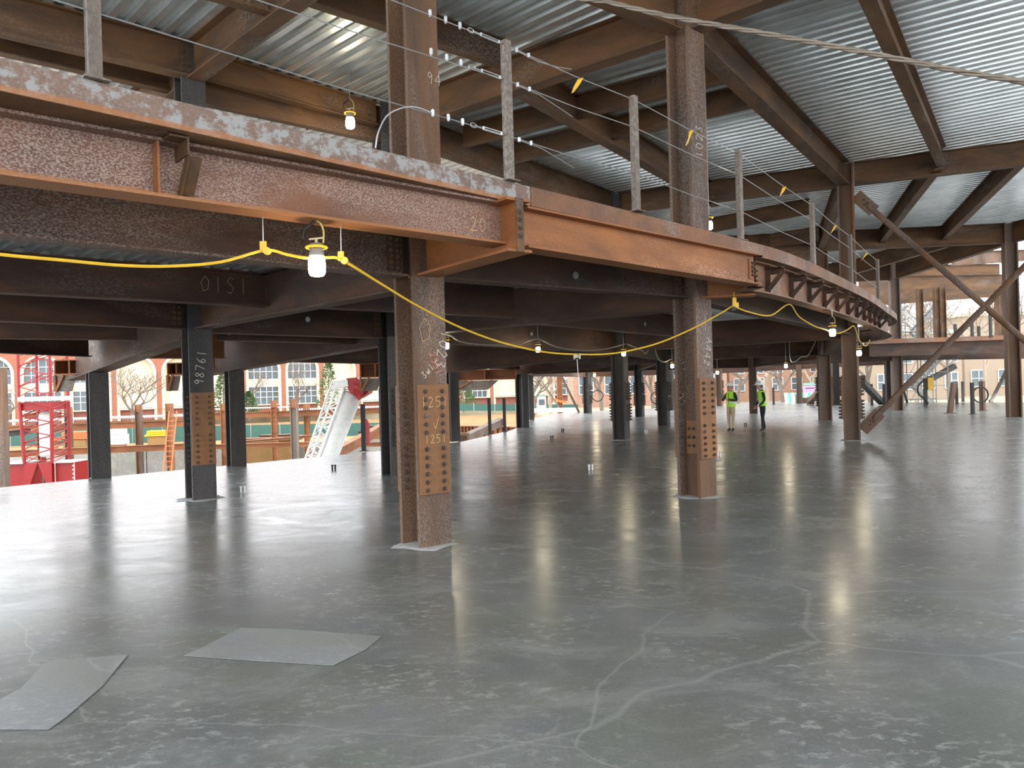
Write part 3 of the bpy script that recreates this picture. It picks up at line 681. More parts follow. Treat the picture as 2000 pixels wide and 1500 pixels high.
# ================================================================ temporary string lights
def emis(name,col,st):
    m,nt,b=newmat(name); nt.nodes.remove(b); e=nt.nodes.new('ShaderNodeEmission'); e.inputs[0].default_value=col+(1,); e.inputs[1].default_value=st
    nt.links.new(e.outputs[0],nt.nodes['Material Output'].inputs[0]); return m
M['bulb']=emis('lit_bulb',(1,.84,.58),26.)
def lamp(p, label, scale=1., hook=True, hang=None):
    root=empty('work_lamp',p); tag(root,label,'lamp','temporary work lamps'); s=scale
    mb=MB(); mb.lathe([(.030*s,.09*s),(.068*s,.075*s),(.075*s,.02*s),(.072*s,-.05*s),(.055*s,-.078*s),(.02*s,-.085*s)],n=12); mb.build('bulb',M['bulb'],root,smooth=True)
    mb=MB(); mb.lathe([(.045*s,.20*s),(.058*s,.19*s),(.062*s,.12*s),(.066*s,.092*s)],n=12); mb.build('socket',M['black'] if scale<1 else plain('grey_socket',(.18,.18,.17),.5),root,smooth=True)
    ring=[V(.085*s*math.cos(t),.085*s*math.sin(t),.165*s) for t in [2*math.pi*i/16 for i in range(17)]]
    MB().tube(ring,.011*s,6).build('cage_ring',M['yellow'],root)
    if hang: MB().tube([V(0,0,(.39 if hook else .19)*s),V(0,0,hang-p[2])],.006,5).build('hanger_wire',M['zinc'],root)
    if hook:
        mb=MB(); mb.bar(V(-.06*s,0,.235*s),V(.06*s,0,.245*s),.014*s); mb.tube([V(0,0,.17*s),V(0,0,.24*s)],.012*s,6); mb.build('hook_bar',plain('tan_hook',(.5,.4,.2),.5),root)
        hp=catmull([V(.06*s,0,.20*s),V(.065*s,0,.30*s),V(.04*s,0,.37*s),V(0,0,.395*s)],4); MB().tube(hp,.008*s,6).build('hook',plain('tan_hook2',(.5,.36,.1),.5),root)
        hp=catmull([V(0,0,.395*s),V(-.05*s,0,.36*s),V(-.10*s,0,.32*s)],3); MB().tube(hp,.013*s,6).build('hook_grip',M['black'],root)
        MB().tube(catmull([V(-.10*s,0,.32*s),V(-.11*s,0,.27*s),V(-.10*s,0,.235*s)],3),.005*s,5).build('hook_wire',M['black'],root)
    return root
fd=lambda u: onfas(u).y
L1=atd(619,521,6.55)
lamp(L1,'big lit work lamp with hook hanging by the yellow cord at left',1.0)
lamp(atd(684,241,15.5),'lit work lamp on the upper floor left of the near column',1.25,True,8.3)
lamp(atd(1385,441,14.3),'lit work lamp just above the curved edge right of 1023 column',.9,False,8.3)
far=[((872,676),17.5,'lit work lamp touching the right side of the near column'),((1051,683),21,'lit work lamp below the beams left of the cord roller'),((1218,691),24,'lit work lamp in front of the midway bolted column'),
 ((1313,715),28,'lit work lamp left of the 1023 column'),((1401,728),36,'lit work lamp above the khaki worker'),((1535,715),30,'lit work lamp above and right of the navy worker'),((1626,650),15.8,'bright lit work lamp under the curved fascia'),((1678,690),21.5,'bright lit work lamp beside the braced column'),((1161,733),50,'tiny distant work lamp by the far columns')]
for (u,v),d_,lb in far: lamp(atd(u,v,d_),lb,.85 if d_<40 else 1.1,d_<22,{15.8:3.31}  .get(d_,3.89) if d_<44 else 2.75)
# yellow cord with clips
c1p=atd(517,489,6.35); c2p=atd(669,508,6.75)
cord=[atd(-120,480,5.0),atd(0,497,5.2),atd(120,508,5.45),atd(230,518,5.7),atd(330,520,5.9),atd(430,512,6.1),c1p,atd(560,497,6.45),atd(600,504,6.5),atd(640,503,6.62),c2p,atd(740,552,7.4),atd(820,600,8.3),atd(900,640,9.2),atd(980,669,10.),atd(1060,687,10.8),atd(1127,692,11.3),atd(1200,690,11.7),atd(1280,672,12.),atd(1350,643,12.2),atd(1400,616,12.25),atd(1432,597,12.3)]
tag(MB().tube(catmull(cord,5),.0125,6).build('yellow_cord',M['yellow_cable']),'yellow power cord looping across below the fascia from left to 1023 column','cord')
cord2=[atd(1434,599,12.35),atd(1465,610,12.9),atd(1505,616,13.6),atd(1541,594,14.2),atd(1560,618,14.7),atd(1590,637,15.2),atd(1610,643,15.5),atd(1635,651,16.4),atd(1655,644,17.4),atd(1668,637,18.4),atd(1676,660,19.4),atd(1690,676,20.4),atd(1699,664,20.6)]
tag(MB().tube(catmull(cord2,5),.012,6).build('yellow_cord',M['yellow_cable']),'pale yellow cord looping under the curved fascia past two lamps','cord')
for p,top,lb in ((c1p,None,'yellow cord clip hanging left of the big work lamp'),(c2p,None,'yellow cord clip hanging right of the big work lamp')):
    root=empty('cord_clip',p); tag(root,lb,'cord clip','yellow cord clips')
    mb=MB(); mb.box((-.012,0,.035),(.05,.02,.08)); mb.tube([(.018,-.02,-.005),(.018,.02,-.005)],.032,10); mb.build('clip_body',M['yellow'],root)
    MB().tube([(-.01,0,.07),(-.008,0,3.37-p.z)],.0045,5).build('hanger_wire',M['zinc'],root)
root=empty('cord_clip',atd(1434,590,12.3)); tag(root,'yellow plug clip hanging at the stub end of the 1023 column','cord clip','yellow cord clips')
mb=MB(); mb.box((0,0,0),(.06,.04,.14)); mb.box((.03,0,-.05),(.07,.05,.08)); mb.tube([(0,0,.07),(0,0,.16)],.008,5); mb.build('clip_body',M['yellow'],root)
MB().box((-.02,-.01,-.11),(.06,.04,.06)).build('plug',M['black'],root)
root=empty('cord_roller',atd(1127,696,11.3)); tag(root,'white cord roller with a thin pendant string at the cord low point','roller')
mb=MB(); mb.lathe([(.02,-.05),(.045,-.05),(.045,-.03),(.025,-.025),(.025,.025),(.045,.03),(.045,.05),(.02,.05)],(0,0,0),12,Matrix.Rotation(math.pi/2,4,'Y')); mb.build('reel',plain('cream_plastic',(.55,.5,.4),.5),root)
MB().tube([(0,0,-.04),(.01,0,-.30)],.004,5).build('string',M['zinc'],root); MB().lathe([(.004,-.36),(.012,-.34),(.012,-.31),(.004,-.30)],(.01,0,0),6).build('bob',M['white'],root)
grey=plain('grey_cord_jacket',(.30,.28,.22),.6)
for pts,lb in (([atd(862,648,17),atd(880,655,17.3),atd(905,669,17.8),atd(960,674,18.6),atd(1010,673,19.6),atd(1050,662,20.6),atd(1085,677,21.),atd(1130,684,21.5),atd(1180,682,22.5),atd(1220,672,23.8)],'grey cord linking the far lamps left of the 1023 column'),
 ([atd(1225,672,24),atd(1253,684,25),atd(1262,690,25.5),atd(1275,672,26),atd(1285,700,27),atd(1297,707,27.5),atd(1313,700,28)],'grey cord drooping between the bolted columns'),
 ([Vector((*atd(1543,690,30)[:2],3.85)),atd(1543,700,30),atd(1553,706,30.3),atd(1565,697,31),atd(1580,692,31.5),Vector((*atd(1605,700,31)[:2],3.85))],'grey cord behind the navy worker lamp')):
    tag(MB().tube(catmull(pts,5),.018,5).build('grey_cord',grey),lb,'cord')
# ================================================================ chalk lettering (hand strokes)
GL={'0':[[(.5,1),(.15,.8),(.1,.35),(.4,0),(.8,.2),(.9,.7),(.5,1)]],'1':[[(.5,1),(.5,0)]],'2':[[(.1,.8),(.45,1),(.85,.75),(.1,0),(.95,.05)]],'3':[[(.1,.95),(.8,.95),(.4,.55),(.85,.3),(.5,0),(.1,.1)]],
 '5':[[(.9,1),(.2,1),(.15,.55),(.7,.6),(.85,.25),(.5,0),(.1,.05)]],'9':[[(.85,.75),(.5,1),(.15,.75),(.45,.5),(.85,.8),(.7,0)]],'8':[[(.5,.52),(.15,.78),(.5,1),(.85,.78),(.5,.52),(.1,.22),(.5,0),(.9,.22),(.5,.52)]],
 '7':[[(.05,1),(.9,1),(.35,0)]],'6':[[(.8,1),(.25,.6),(.15,.2),(.5,0),(.85,.25),(.5,.5),(.2,.3)]],'A':[[(0,0),(.5,1),(1,0)],[(.2,.4),(.8,.4)]],'4':[[(.7,0),(.7,1),(.05,.35),(.95,.35)]],'v':[[(0,.5),(.35,0),(.9,1)]],
 'O':[[(.5,1),(.1,.6),(.3,.05),(.8,.2),(.9,.7),(.5,1)]],'n':[[(0,0),(.1,.6),(.5,.6),(.6,0)]],'y':[[(0,.6),(.4,.1)],[(.8,.7),(.2,-.4)]],'S':[[(.9,.9),(.4,1),(.15,.75),(.8,.35),(.5,0),(.05,.1)]],'p':[[(.1,-.4),(.2,.7),(.8,.6),(.7,.2),(.2,.2)]],'w':[[(0,.6),(.25,0),(.5,.5),(.75,0),(1,.7)]],'-':[[(0,.5),(1,.5)]],' ':[]}
def chalk(text, parent, org, right, up, size, mat, wd=.007):
    """strokes laid on a face of the parent (local frame)"""
    org=Vector(org); right=Vector(right); up=Vector(up); nrm=right.cross(up).normalized(); mb=MB(); x=0
    for ch in text:
        for st in GL[ch]:
            pts=[org+right*(x+px_*.62)*size+up*py_*size+nrm*.001 for px_,py_ in st]
            for a,b in zip(pts,pts[1:]):
                d=(b-a).normalized(); s=nrm.cross(d)*wd/2; h=nrm*.0015
                mb.add([a-s,a+s,b+s,b-s,a-s+h,a+s+h,b+s+h,b-s+h],[(4,5,6,7),(0,1,5,4),(1,2,6,5),(2,3,7,6),(3,0,4,7)])
        x+=.82
    return mb.build('chalk_marking',M[mat],parent)
cols={o['label']:o for o in COL.objects if o.name.startswith('steel_column')}
def colby(s): return next(o for l,o in cols.items() if s in l)
k1=colby('rusty near'); k2=colby('chalked 1023'); ka=colby('98761')
fx=.231
chalk('1251',k1,(fx+.041,-.19,1.68),(0,1,0),(0,0,1),.125,'ychalk',.006)
chalk('v',k1,(fx+.041,-.02,1.42),(0,1,0),(0,0,1),.14,'ychalk',.005)
chalk('1251',k1,(fx+.041,-.15,1.25),(0,1,0),(0,0,1),.10,'ychalk',.006)
chalk('1023',k1,(fx,.16,2.62),(0,-.25,-.97),(0,.97,-.25),.15,'chalk')
chalk('2551',k1,(fx,-.03,2.32),(0,.35,-.93),(0,.93,.35),.09,'pchalk')
chalk('3w1',k1,(fx,-.10,2.02),(0,.75,.66),(0,-.66,.75),.085,'chalk',.006)
chalk('O',k1,(fx,-.17,2.45),(0,1,0),(0,0,1),.3,'ychalk',.004)
chalk('94',k1,(fx,.05,5.6),(0,1,0),(0,0,1),.14,'chalk',.005)
chalk('1023',k2,(fx,.09,5.55),(0,0,1),(0,-1,0),.17,'chalk',.009)
chalk('A442',k2,(fx,.05,2.62),(0,-.2,-.98),(0,.98,-.2),.15,'chalk')
chalk('---',k2,(fx,-.02,2.95),(0,0,-1),(0,1,0),.10,'chalk',.006)
chalk('1OOny',k2,(-.231+.056,-.10,2.25),(0,.35,-.93),(0,.93,.35),.15,'chalk')
chalk('pSS',k2,(-.231+.056,-.15,1.65),(0,.8,-.6),(0,.6,.8),.12,'chalk')
chalk('98761',ka,(fx,.02,2.08),(0,.12,.99),(0,-.99,.12),.16,'chalk',.009)
def beamby(s): return next(o for o in COL.objects if o.get('label') and s in o['label'])
b_=beamby('thin chalk marks'); Lb=(at(545,601,3.27)-at(0,573,3.27)).length+3
chalk('O1S1',b_,(Lb-1.25,-.009,.18),(1,0,0),(0,0,1),.24,'ychalk',.004)
chalk('20',fas0,((f1-f0).length+6-.62,-.009,.12),(1,0,0),(0,0,1),.14,'ychalk',.005)
b_=beamby('ring beam with a round hole')
for nm,u in (('ring beam with a round hole',1122),):
    pass
web_plate=MB().box((0,0,0),(.30,.03,.55)).build('web_plate',M['plate'],k2,(0,-.036,.98))
for z in (-.14,.0,.14):
    for x in (-.09,.0,.09): bolt(web_plate,(x,-.015,z),(0,-1,0))
# round pale service holes in beam webs (galvanised sleeves)
for u,v,lb in [(1122,538,'ring beam with a round hole'),(600,624,'dark ring floor beam right'),(447,649,'black infill floor beam'),(1038,652,'ring beam running from behind'),(1259,633,'dark slanting floor beam')]:
    o=beamby(lb); Rz=Matrix.Rotation(-o.rotation_euler[2],3,'Z'); bb=[Vector(c) for c in o.bound_box]; L=max(c.x for c in bb)
    best=None
    for i in range(200):
        x=L*i/199; p=o.location+Matrix.Rotation(o.rotation_euler[2],3,'Z')@Vector((x,0,.2)); 
        if p.y<2: continue
        uu=CXP+FPX*((p.x/p.y)*_c-((p.z-EYE)/p.y)*_s)
        if best is None or abs(uu-u)<best[0]: best=(abs(uu-u),x,p)
    x=best[1]; p=best[2]; z=atd(u,v,p.y).z-o.location.z
    MB().lathe([(.055,-.03),(.055,.03)],(x,0,z),12,Matrix.Rotation(math.pi/2,4,'X')).build('sleeve',M['zinc'],o)
# ================================================================ pale grout at the column feet
for key in ('c1','c2','a','i','c3','p'):
    kk={'c1':k1,'c2':k2,'a':ka}.get(key) or next(o for o in cols.values() if (xy(o.location)-xy(C[key])).length<.01)
    mb=MB(); n=18; ring=[]; 
    rr=[.36+random.uniform(-.04,.13) for _ in range(n)]
    ring=[(rr[i]*math.cos(2*math.pi*i/n),rr[i]*math.sin(2*math.pi*i/n),.002) for i in range(n)]; r2=[(.8*x,.8*y,.012) for x,y,_ in ring]
    mb.loft([ring,r2]); mb.build('base_grout',M['slab'],kk)
# ================================================================ X bracing at right
def brace(a,b,label,r=.085):
    root=empty('diagonal_brace',a); tag(root,label,'brace','diagonal pipe braces'); a=Vector(a); d=Vector(b)-a; u_=d.normalized()
    MB().tube([u_*.5,d-u_*.3],r,8).build('pipe',M['column'],root)
    mb=MB(); mb.bar(u_*.02,u_*.75,.05,.36,up=(0,0,1)); mb.build('gusset',M['column'],root)
    mb=MB()
    for k in range(3):
        for s in (-1,1): mb.box(u_*(.35+.13*k)+Vector((0,-.05,s*.07)),(.05,.05,.05))
    bl=mb.build('gusset_bolts',M['bolt'],root); bl['kind']='stuff'
    return root
X10=V(16.3,20.2,0)
brace((C['c3'].x+.25,C['c3'].y-.08,7.35),(X10.x,X10.y,.2),'brown pipe brace descending right from the top of braced column')
brace((C['c3'].x+.25,C['c3'].y-.08,.28),(X10.x,X10.y,7.3),'brown pipe brace rising right from the foot of braced column')
column((X10.x,X10.y,0),math.radians(-15),8.3,'column outside the right frame edge taking the pipe braces',splice=None)
# ================================================================ outside: ground, pit, neighbouring wing
M['soil']=plain('orange_soil',(.32,.185,.075),.95,0,.25,.6)
M['mud']=plain('pit_mud',(.26,.21,.16),.95,0,.25,.8)
M['grassdry']=plain('pale_ground',(.30,.27,.19),.95,0,.2,.5)
M['screen']=plain('green_fence_mesh',(.045,.13,.11),.8)
M['bark']=plain('bare_bark',(.20,.155,.125),.9)
M['bark2']=plain('pale_bark',(.36,.29,.22),.9)
M['cream']=plain('cream_stone',(.62,.56,.43),.8,0,.06)
M['glass']=plain('window_glass',(.10,.13,.15),.12)
M['orangepaint']=plain('orange_fibreglass',(.72,.15,.035),.5)
M['deckwhite']=plain('bright_deck_metal',(.62,.63,.64),.4,.3)
def brick(name,c1,c2):
    m,nt,b=newmat(name); co=coords(nt); t=nt.nodes.new('ShaderNodeTexBrick'); t.inputs['Color1'].default_value=c1+(1,); t.inputs['Color2'].default_value=c2+(1,); t.inputs['Mortar'].default_value=(.45,.36,.3,1)
    t.inputs['Scale'].default_value=2.; t.inputs['Mortar Size'].default_value=.01; mp=nt.nodes.new('ShaderNodeMapping'); mp.inputs['Rotation'].default_value=(math.pi/2,0,0); nt.links.new(co,mp.inputs[0]); nt.links.new(mp.outputs[0],t.inputs[0])
    nt.links.new(t.outputs[0],b.inputs['Base Color']); b.inputs['Roughness'].default_value=.9; return m
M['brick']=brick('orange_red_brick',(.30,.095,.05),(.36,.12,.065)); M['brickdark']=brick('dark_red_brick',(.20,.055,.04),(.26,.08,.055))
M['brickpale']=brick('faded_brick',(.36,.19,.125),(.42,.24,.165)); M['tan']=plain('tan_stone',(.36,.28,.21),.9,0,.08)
g1=MB().prism([(-150,10,-5.2),(3.,10,-5.2),(3.,64,-5.2),(-150,64,-5.2)],(0,0,.8)).build('ground_pit',M['mud']); struct(g1)
g2=MB(); g2.prism([(-160,60,-3.4),(160,60,-3.4),(220,230,-3.4),(-220,230,-3.4)],(0,0,.9)); g2.build('ground_yard',M['soil'])
struct(COL.objects['ground_yard'])
g3=MB().prism([(2.,60.5,-1.6),(160,40,-1.6),(200,230,-1.6),(14,230,-1.6)],(0,0,.75)).build('ground_lawn',M['grassdry']); struct(g3)
g4=MB().prism([(-160,88,-2.5),(14,128,-2.5),(14,230,-2.5),(-200,230,-2.5)],(0,0,1.2)).build('ground_street',M['grassdry']); struct(g4)
# retaining wall, in cast panels
wl=struct(empty('wall_pit',(0,0,0)))
x=-70.
while x<0:
    y=58+.02*(x+70); MB().box((x+1.48,y,-3.15),(2.94,.5,2.5)).build('wall_panel',M['pitwall'],wl); x+=3.
# steel frame of the neighbouring wing in the pit
def obeam(p0,p1,h,label,mat='rustout',bf=.3):
    p0=Vector(p0);p1=Vector(p1); return beam('wing_beam',p0-Vector((0,0,h)),p1-Vector((0,0,h)),p0.z,bf,.03,.02,mat,label,'steel frame of the neighbouring wing')
def oline(u0,v0,d0,u1,v1,d1,h,label,**k):
    a=atd(u0,v0,d0); b=atd(u1,v1,d1); b.z=a.z if abs(b.z-a.z)<1.2 else b.z; return obeam(a,b,h,label,**k)
ub=oline(-30,834,50,395,819,53,.42,'upper orange beam of the wing in the pit behind the black columns')
ub2=oline(396,808,52,775,804,55,.38,'upper orange beam of the wing near the white crane boom')
oline(-30,882,46,420,868,49,.40,'lower orange beam of the wing in the pit behind the red crane')
oline(420,868,50,610,866,50,.3,'lower orange beam of the wing left of the white boom')
oline(640,866,52,775,862,52,.3,'lower beam of the wing right of the white boom')
oline(-20,845,44,60,866,49,.35,'dark sloping strut at the far left of the pit',mat='column_dark')
oline(470,861,47,650,845,53,.18,'white capped beam crossing the pit toward the white boom',mat='edge_grey')
def wing_post(u,vt,vb,d,label,mat='rustout',wd=.36):
    a=atd(u,vb,d); t=atd(u,vt,d); root=empty('wing_post',(a.x,a.y,-4.4)); tag(root,label,'post','steel posts of the neighbouring wing'); root['kind']='thing'
    h=t.z+4.4; mb=MB()
    for s in (-1,1): mb.box((s*wd*.45,0,h/2),(.04,wd,h))
    mb.box((0,0,h/2),(wd*.9,.03,h)); mb.build('shaft',M[mat],root); MB().box((0,0,.03),(wd*1.7,wd*1.7,.06)).build('base_plate',M[mat],root)
    MB().box((0,-.02,h-.25),(wd*1.12,wd*.5,.5)).build('splice_tab',M['rustout'],root)
for u,vt,vb,d,lb,mt in [(136,795,900,50,'rusty wing post right of the red crane','column'),(274,790,920,51,'rusty wing post between the two left black columns','column'),(334,788,918,47,'rusty wing post beside the orange ladder','rustout'),
 (440,788,900,52,'rusty wing post between the chalked and paired columns','rustout'),(538,782,890,53,'rusty wing post right of the paired black columns','rustout'),(577,779,893,42,'slim tan wing post left of the white boom','tube'),(601,790,880,54,'short rusty wing post behind the white boom','rustout'),(752,776,880,54,'orange topped wing post right of the white boom','rustout'),(82,800,905,52,'dark wing post behind the red crane','column')]:
    wing_post(u,vt,vb,d,lb,mt)
a=atd(8,945,30); t=atd(8,718,30)
root=empty('wing_post',(a.x,a.y,-4.4)); root['kind']='thing'; tag(root,'tall brown steel post at the left frame edge','post'); MB().box((0,0,(t.z+4.4)/2),(.30,.30,t.z+4.4)).build('shaft',M['column'],root); MB().box((0,0,.02),(.5,.5,.04)).build('base_plate',M['column'],root)
# corrugated deck lying on the upper wing beam
def wing_deck(u0,v0,d0,u1,v1,d1,label,depth=5.):
    a=atd(u0,v0,d0); b=atd(u1,v1,d1); b.z=a.z; d=(b-a); L=d.length; d=d/L; n=Vector((-d.y,d.x,0)); mb=MB(); k=int(L/.15); pts=[]
    for i in range(k+1):
        for dx,dz in ((0,0),(.05,0),(.075,.07),(.125,.07)): pts.append(a+d*(i*.15+dx)*1.+Vector((0,0,dz+.01)))
    vs=pts+[p+n*depth for p in pts]; m=len(pts)
    mb.add(vs,[(i,i+1,m+i+1,m+i) for i in range(m-1)]); o=mb.build('wing_deck',M['deckwhite']); tag(o,label,'metal deck','metal deck on the neighbouring wing'); o['kind']='thing'; return o
wing_deck(-30,827,50,395,811,53,'wavy white deck edge on the upper wing beam at left')
wing_deck(400,802,52,560,800,53,'pale deck strip on the wing beam right of paired columns',3.)
wing_deck(580,802,53,775,799,55,'pale deck strip on the wing beam by the white boom',3.)
# green screened fence along the yard
def fence(u0,vt0,vb0,d0,u1,vt1,vb1,d1,label,n=8):
    a=atd(u0,vb0,d0); b=atd(u1,vb1,d1); h=atd(u0,vt0,d0).z-a.z; root=empty('site_fence',a); tag(root,label,'fence','green screened site fences'); root['kind']='thing'
    for i in range(n):
        p=(b-a)*(i/n); q=(b-a)*((i+1)/n); MB().bar(p+Vector((0,0,h/2))+(q-p)*.01,q+Vector((0,0,h/2))-(q-p)*.01,.03,h-.1).build('screen_panel',M['screen'],root)
        MB().tube([p,p+Vector((0,0,h+.1))],.04,6).build('fence_post',M['zinc'],root)
    return root
fence(-40,839,874,72,770,822,857,76,'dark green screened fence across the yard behind the pit',14)
fence(885,788,803,84,1130,788,804,84,'pale green screened fence between near column and distant columns',6)
# building with arched bays
BA=math.atan2(2.32,5.06); bl=empty('arcade_building',(-64.3,100.,-1.3),BA); tag(bl,'long orange brick building with cream arches and white gridded windows','building'); bl['kind']='thing'
PW=5.566; H0=14.5; SPR=6.6; RAD=2.18; nb0,nb1=-2,15
def arch_pts(r,n=14): return [(r*math.cos(math.pi*(1-i/n)),r*math.sin(math.pi*(1-i/n))) for i in range(n+1)]
pier=None
for i in range(nb0,nb1):
    x0=i*PW; cx=x0+PW/2
    mb=MB(); mb.box((x0,0,H0/2),(PW-2*RAD,.9,H0)); mb.build('brick_pier',M['brick'],bl)
    mb=MB(); ap=arch_pts(RAD)
    for (xa,za),(xb,zb) in zip(ap,ap[1:]):
        mb.prism([(cx+xa,-.45,SPR+za),(cx+xb,-.45,SPR+zb),(cx+xb,-.45,H0),(cx+xa,-.45,H0)],(0,.9,0))
    mb.build('brick_spandrel',M['brick'],bl)
    mb=MB(); ro,ri=RAD+.28,RAD-.08; po=[(-ro,-SPR)]+arch_pts(ro)+[(ro,-SPR)]; pi_=[(-ri,-SPR)]+arch_pts(ri)+[(ri,-SPR)]
    rings=[]
    for (xo,zo),(xi,zi) in zip(po,pi_): rings.append([(cx+xo,-.52,SPR+zo),(cx+xi,-.52,SPR+zi),(cx+xi,.3,SPR+zi),(cx+xo,.3,SPR+zo)])
    mb.loft(rings); mb.build('arch_surround',M['cream'],bl)
    MB().box((cx,.1,.75),(2*RAD,.7,1.5)).build('base_wall',M['brickdark'],bl)
    if i in (0,1,5,6,9,10,11,14,-1):
        MB().box((cx,.15,4.75),(2*RAD,.3,1.0)).build('cream_band',M['cream'],bl)
        mb=MB(); xs=[-RAD+.05+(2*RAD-.1)*k/5 for k in range(6)]
        hz=lambda x: SPR+math.sqrt(max(0,RAD*RAD-x*x))
        for x in xs: mb.box((cx+x,.1,(1.5+max(hz(x),5.3))/2),(.09,.14,max(hz(x),5.3)-1.5))
        zs=[1.55,2.65,3.45,4.2,5.3,6.4,7.5]
        for z in zs:
            hw=RAD-.05 if z<=SPR else math.sqrt(max(0,RAD*RAD-(z-SPR)**2)); mb.box((cx,.1,z),(2*hw,.14,.09))
        wn=mb.build('window',M['white'],bl)
        for ca in range(5):
            xl,xr=xs[ca]+.045,xs[ca+1]-.045; zz=zs+[9.]
            for r in range(len(zz)-1):
                if r==3: continue
                zl=zz[r]+.045; tl=min(zz[r+1]-.045,hz(xl)-.03); tr=min(zz[r+1]-.045,hz(xr)-.03)
                if min(tl,tr)<zl+.05 and max(tl,tr)<zl+.2: continue
                tl=max(tl,zl+.01); tr=max(tr,zl+.01)
                MB().prism([(cx+xl,.13,zl),(cx+xr,.13,zl),(cx+xr,.13,tr),(cx+xl,.13,tl)],(0,.03,0)).build('pane',M['glass'],wn)
        MB().box((cx,.7,4.5),(2*RAD,.1,8.6)).build('dark_interior',M['black'],bl)
    else:
        mb=MB(); poly=[(-RAD,-SPR+1.5)]+arch_pts(RAD)+[(RAD,-SPR+1.5)]; mb.prism([(cx+x,.2,SPR+z) for x,z in poly],(0,.3,0)); mb.build('cream_panel',M['cream'],bl)
        wn=MB().box((cx,.12,1.75),(2*RAD-.6,.14,.08)).build('window',M['white'],bl); 
        for k in range(3): MB().box((cx+(k-1)*1.25,.17,1.1),(1.1,.05,1.1)).build('pane',M['glass'],wn)
    MB().box((cx,-.3,1.55),(PW-.9,.9,.16)).build('stone_ledge',M['cream'],bl)
# ---- buildings beyond the far edge of the slab
def block(u0,u1,d,zb,zt,mat,label,rows,cols_,wm='glass',rec=.12):
    a=atd(u0,760,d); b=atd(u1,760,d); L=b.x-a.x; root=empty('far_building',(a.x,d,zb)); tag(root,label,'building','buildings beyond the slab edge'); root['kind']='thing'
    MB().box((L/2,5,(zt-zb)/2),(L,10,zt-zb)).build('walls',M[mat],root)
    MB().box((L/2,4.9,zt-zb+.2),(L+.6,10.5,.4)).build('cornice',M['cream'],root)
    for r,(z,h) in enumerate(rows):
        for c in range(cols_):
            cx=L*(c+.5)/cols_; ww=min(2.2,L/cols_*.55)
            mb=MB()
            for s in (-1,0,1): mb.box((cx+s*ww/2,-.05,z+h/2),(.1,.14,h))
            for s in (0,.5,1): mb.box((cx,-.05,z+h*s),(ww,.14,.1))
            wn=mb.build('window',M['white'],root)
            for s in (-1,1):
                for q in (.25,.75): MB().box((cx+s*ww/4,-.02,z+h*q),(ww/2-.12,.05,h/2-.12)).build('pane',M['glass'],wn)
    return root
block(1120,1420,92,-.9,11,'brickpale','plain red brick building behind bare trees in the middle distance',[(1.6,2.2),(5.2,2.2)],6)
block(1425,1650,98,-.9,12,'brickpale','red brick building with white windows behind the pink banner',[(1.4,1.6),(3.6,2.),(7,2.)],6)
block(1660,1880,88,-.9,6.6,'tan','tan stone building seen between the stair tower and right columns',[(1.2,1.8),(4.2,1.6)],5)
block(1885,2150,95,-.9,9,'tan','low pale building at the far right behind guard posts',[(1.2,2.)],5)
# ---- trees
def tree(base,h,label,seed,mat='bark',spread=.55,depth=5,tw=.16,kids=(2,3)):
    rnd=random.Random(seed); root=empty('bare_tree',base); tag(root,label,'tree','bare trees around the site'); root['kind']='thing'
    tr=MB(); br=MB()
    def grow(p,d,L,r,lev):
        q=p+d*L*.5+Vector((rnd.uniform(-1,1),rnd.uniform(-1,1),0))*L*.05; e=q+(d+Vector((rnd.uniform(-.2,.2),rnd.uniform(-.2,.2),rnd.uniform(0,.15)))).normalized()*L*.5
        (tr if lev==0 else br).tube([p,q,e],[r,r*.85,r*.7],5 if lev<2 else 3,cap=False)
        if lev>=depth: return
        for k in range(rnd.randint(*kids)+(1 if lev==0 else 0)):
            ax=Vector((rnd.uniform(-1,1),rnd.uniform(-1,1),rnd.uniform(-.1,.6))).normalized()
            nd=(d*(1-spread)+ax*spread).normalized()
            grow(e if k<2 else q.lerp(e,.4),nd,L*rnd.uniform(.62,.82),r*.62,lev+1)
    grow(Vector((0,0,0)),Vector((rnd.uniform(-.08,.08),0,1)).normalized(),h*.30,tw,0)
    tr.build('trunk',M[mat],root); br.build('branches',M[mat],root); return root
def tr_at(u,d,zb,h,label,seed,**k): p=atd(u,760,d); return tree((p.x,d,zb),h,label,seed,**k)
tr_at(258,84,-1.6,8.5,'bare spreading tree against the cream arch between left columns',3,kids=(3,3),tw=.2)
tr_at(12,86,-1.6,7.5,'bare tree at the left frame edge before the brick building',5,kids=(2,3))
tr_at(488,95,-1.2,8.,'thin bare tree in front of the gridded window right of paired columns',11)
tr_at(580,98,-1.2,8.5,'thin bare tree before the arched window left of the white boom',12)
for k,(u,d,h,lb) in enumerate([(1040,70,6.5,'bare shrubby tree left of the rusty outdoor column'),(1075,76,8.5,'pale bare tree behind the slanting outdoor brace'),(1175,72,9,'bare tree left of the midway bolted column'),(1215,80,9.5,'bare tree behind the midway bolted column'),(1275,74,9,'bare tree between bolted columns in the distance'),
  (1330,78,10,'bare tree hidden behind the 1023 column'),(1440,70,10,'bare tree behind the khaki worker'),(1500,76,10,'bare tree behind the navy worker'),(1530,68,9,'bare tree right of the navy worker'),(1590,82,10,'bare tree behind the pink banner'),(1700,66,12,'bare tree behind the stair tower'),(1790,75,14,'tall bare tree right of the stair tower'),
  (1855,68,15,'tall bare tree between the far columns at right'),(1920,72,14,'tall bare tree left of the far right column'),(2010,66,13,'tall bare tree at the right frame edge')]):
    tr_at(u,d,-.9,h,lb,40+k,mat='bark2' if k%2 else 'bark',kids=(3,3),depth=5,tw=.2)
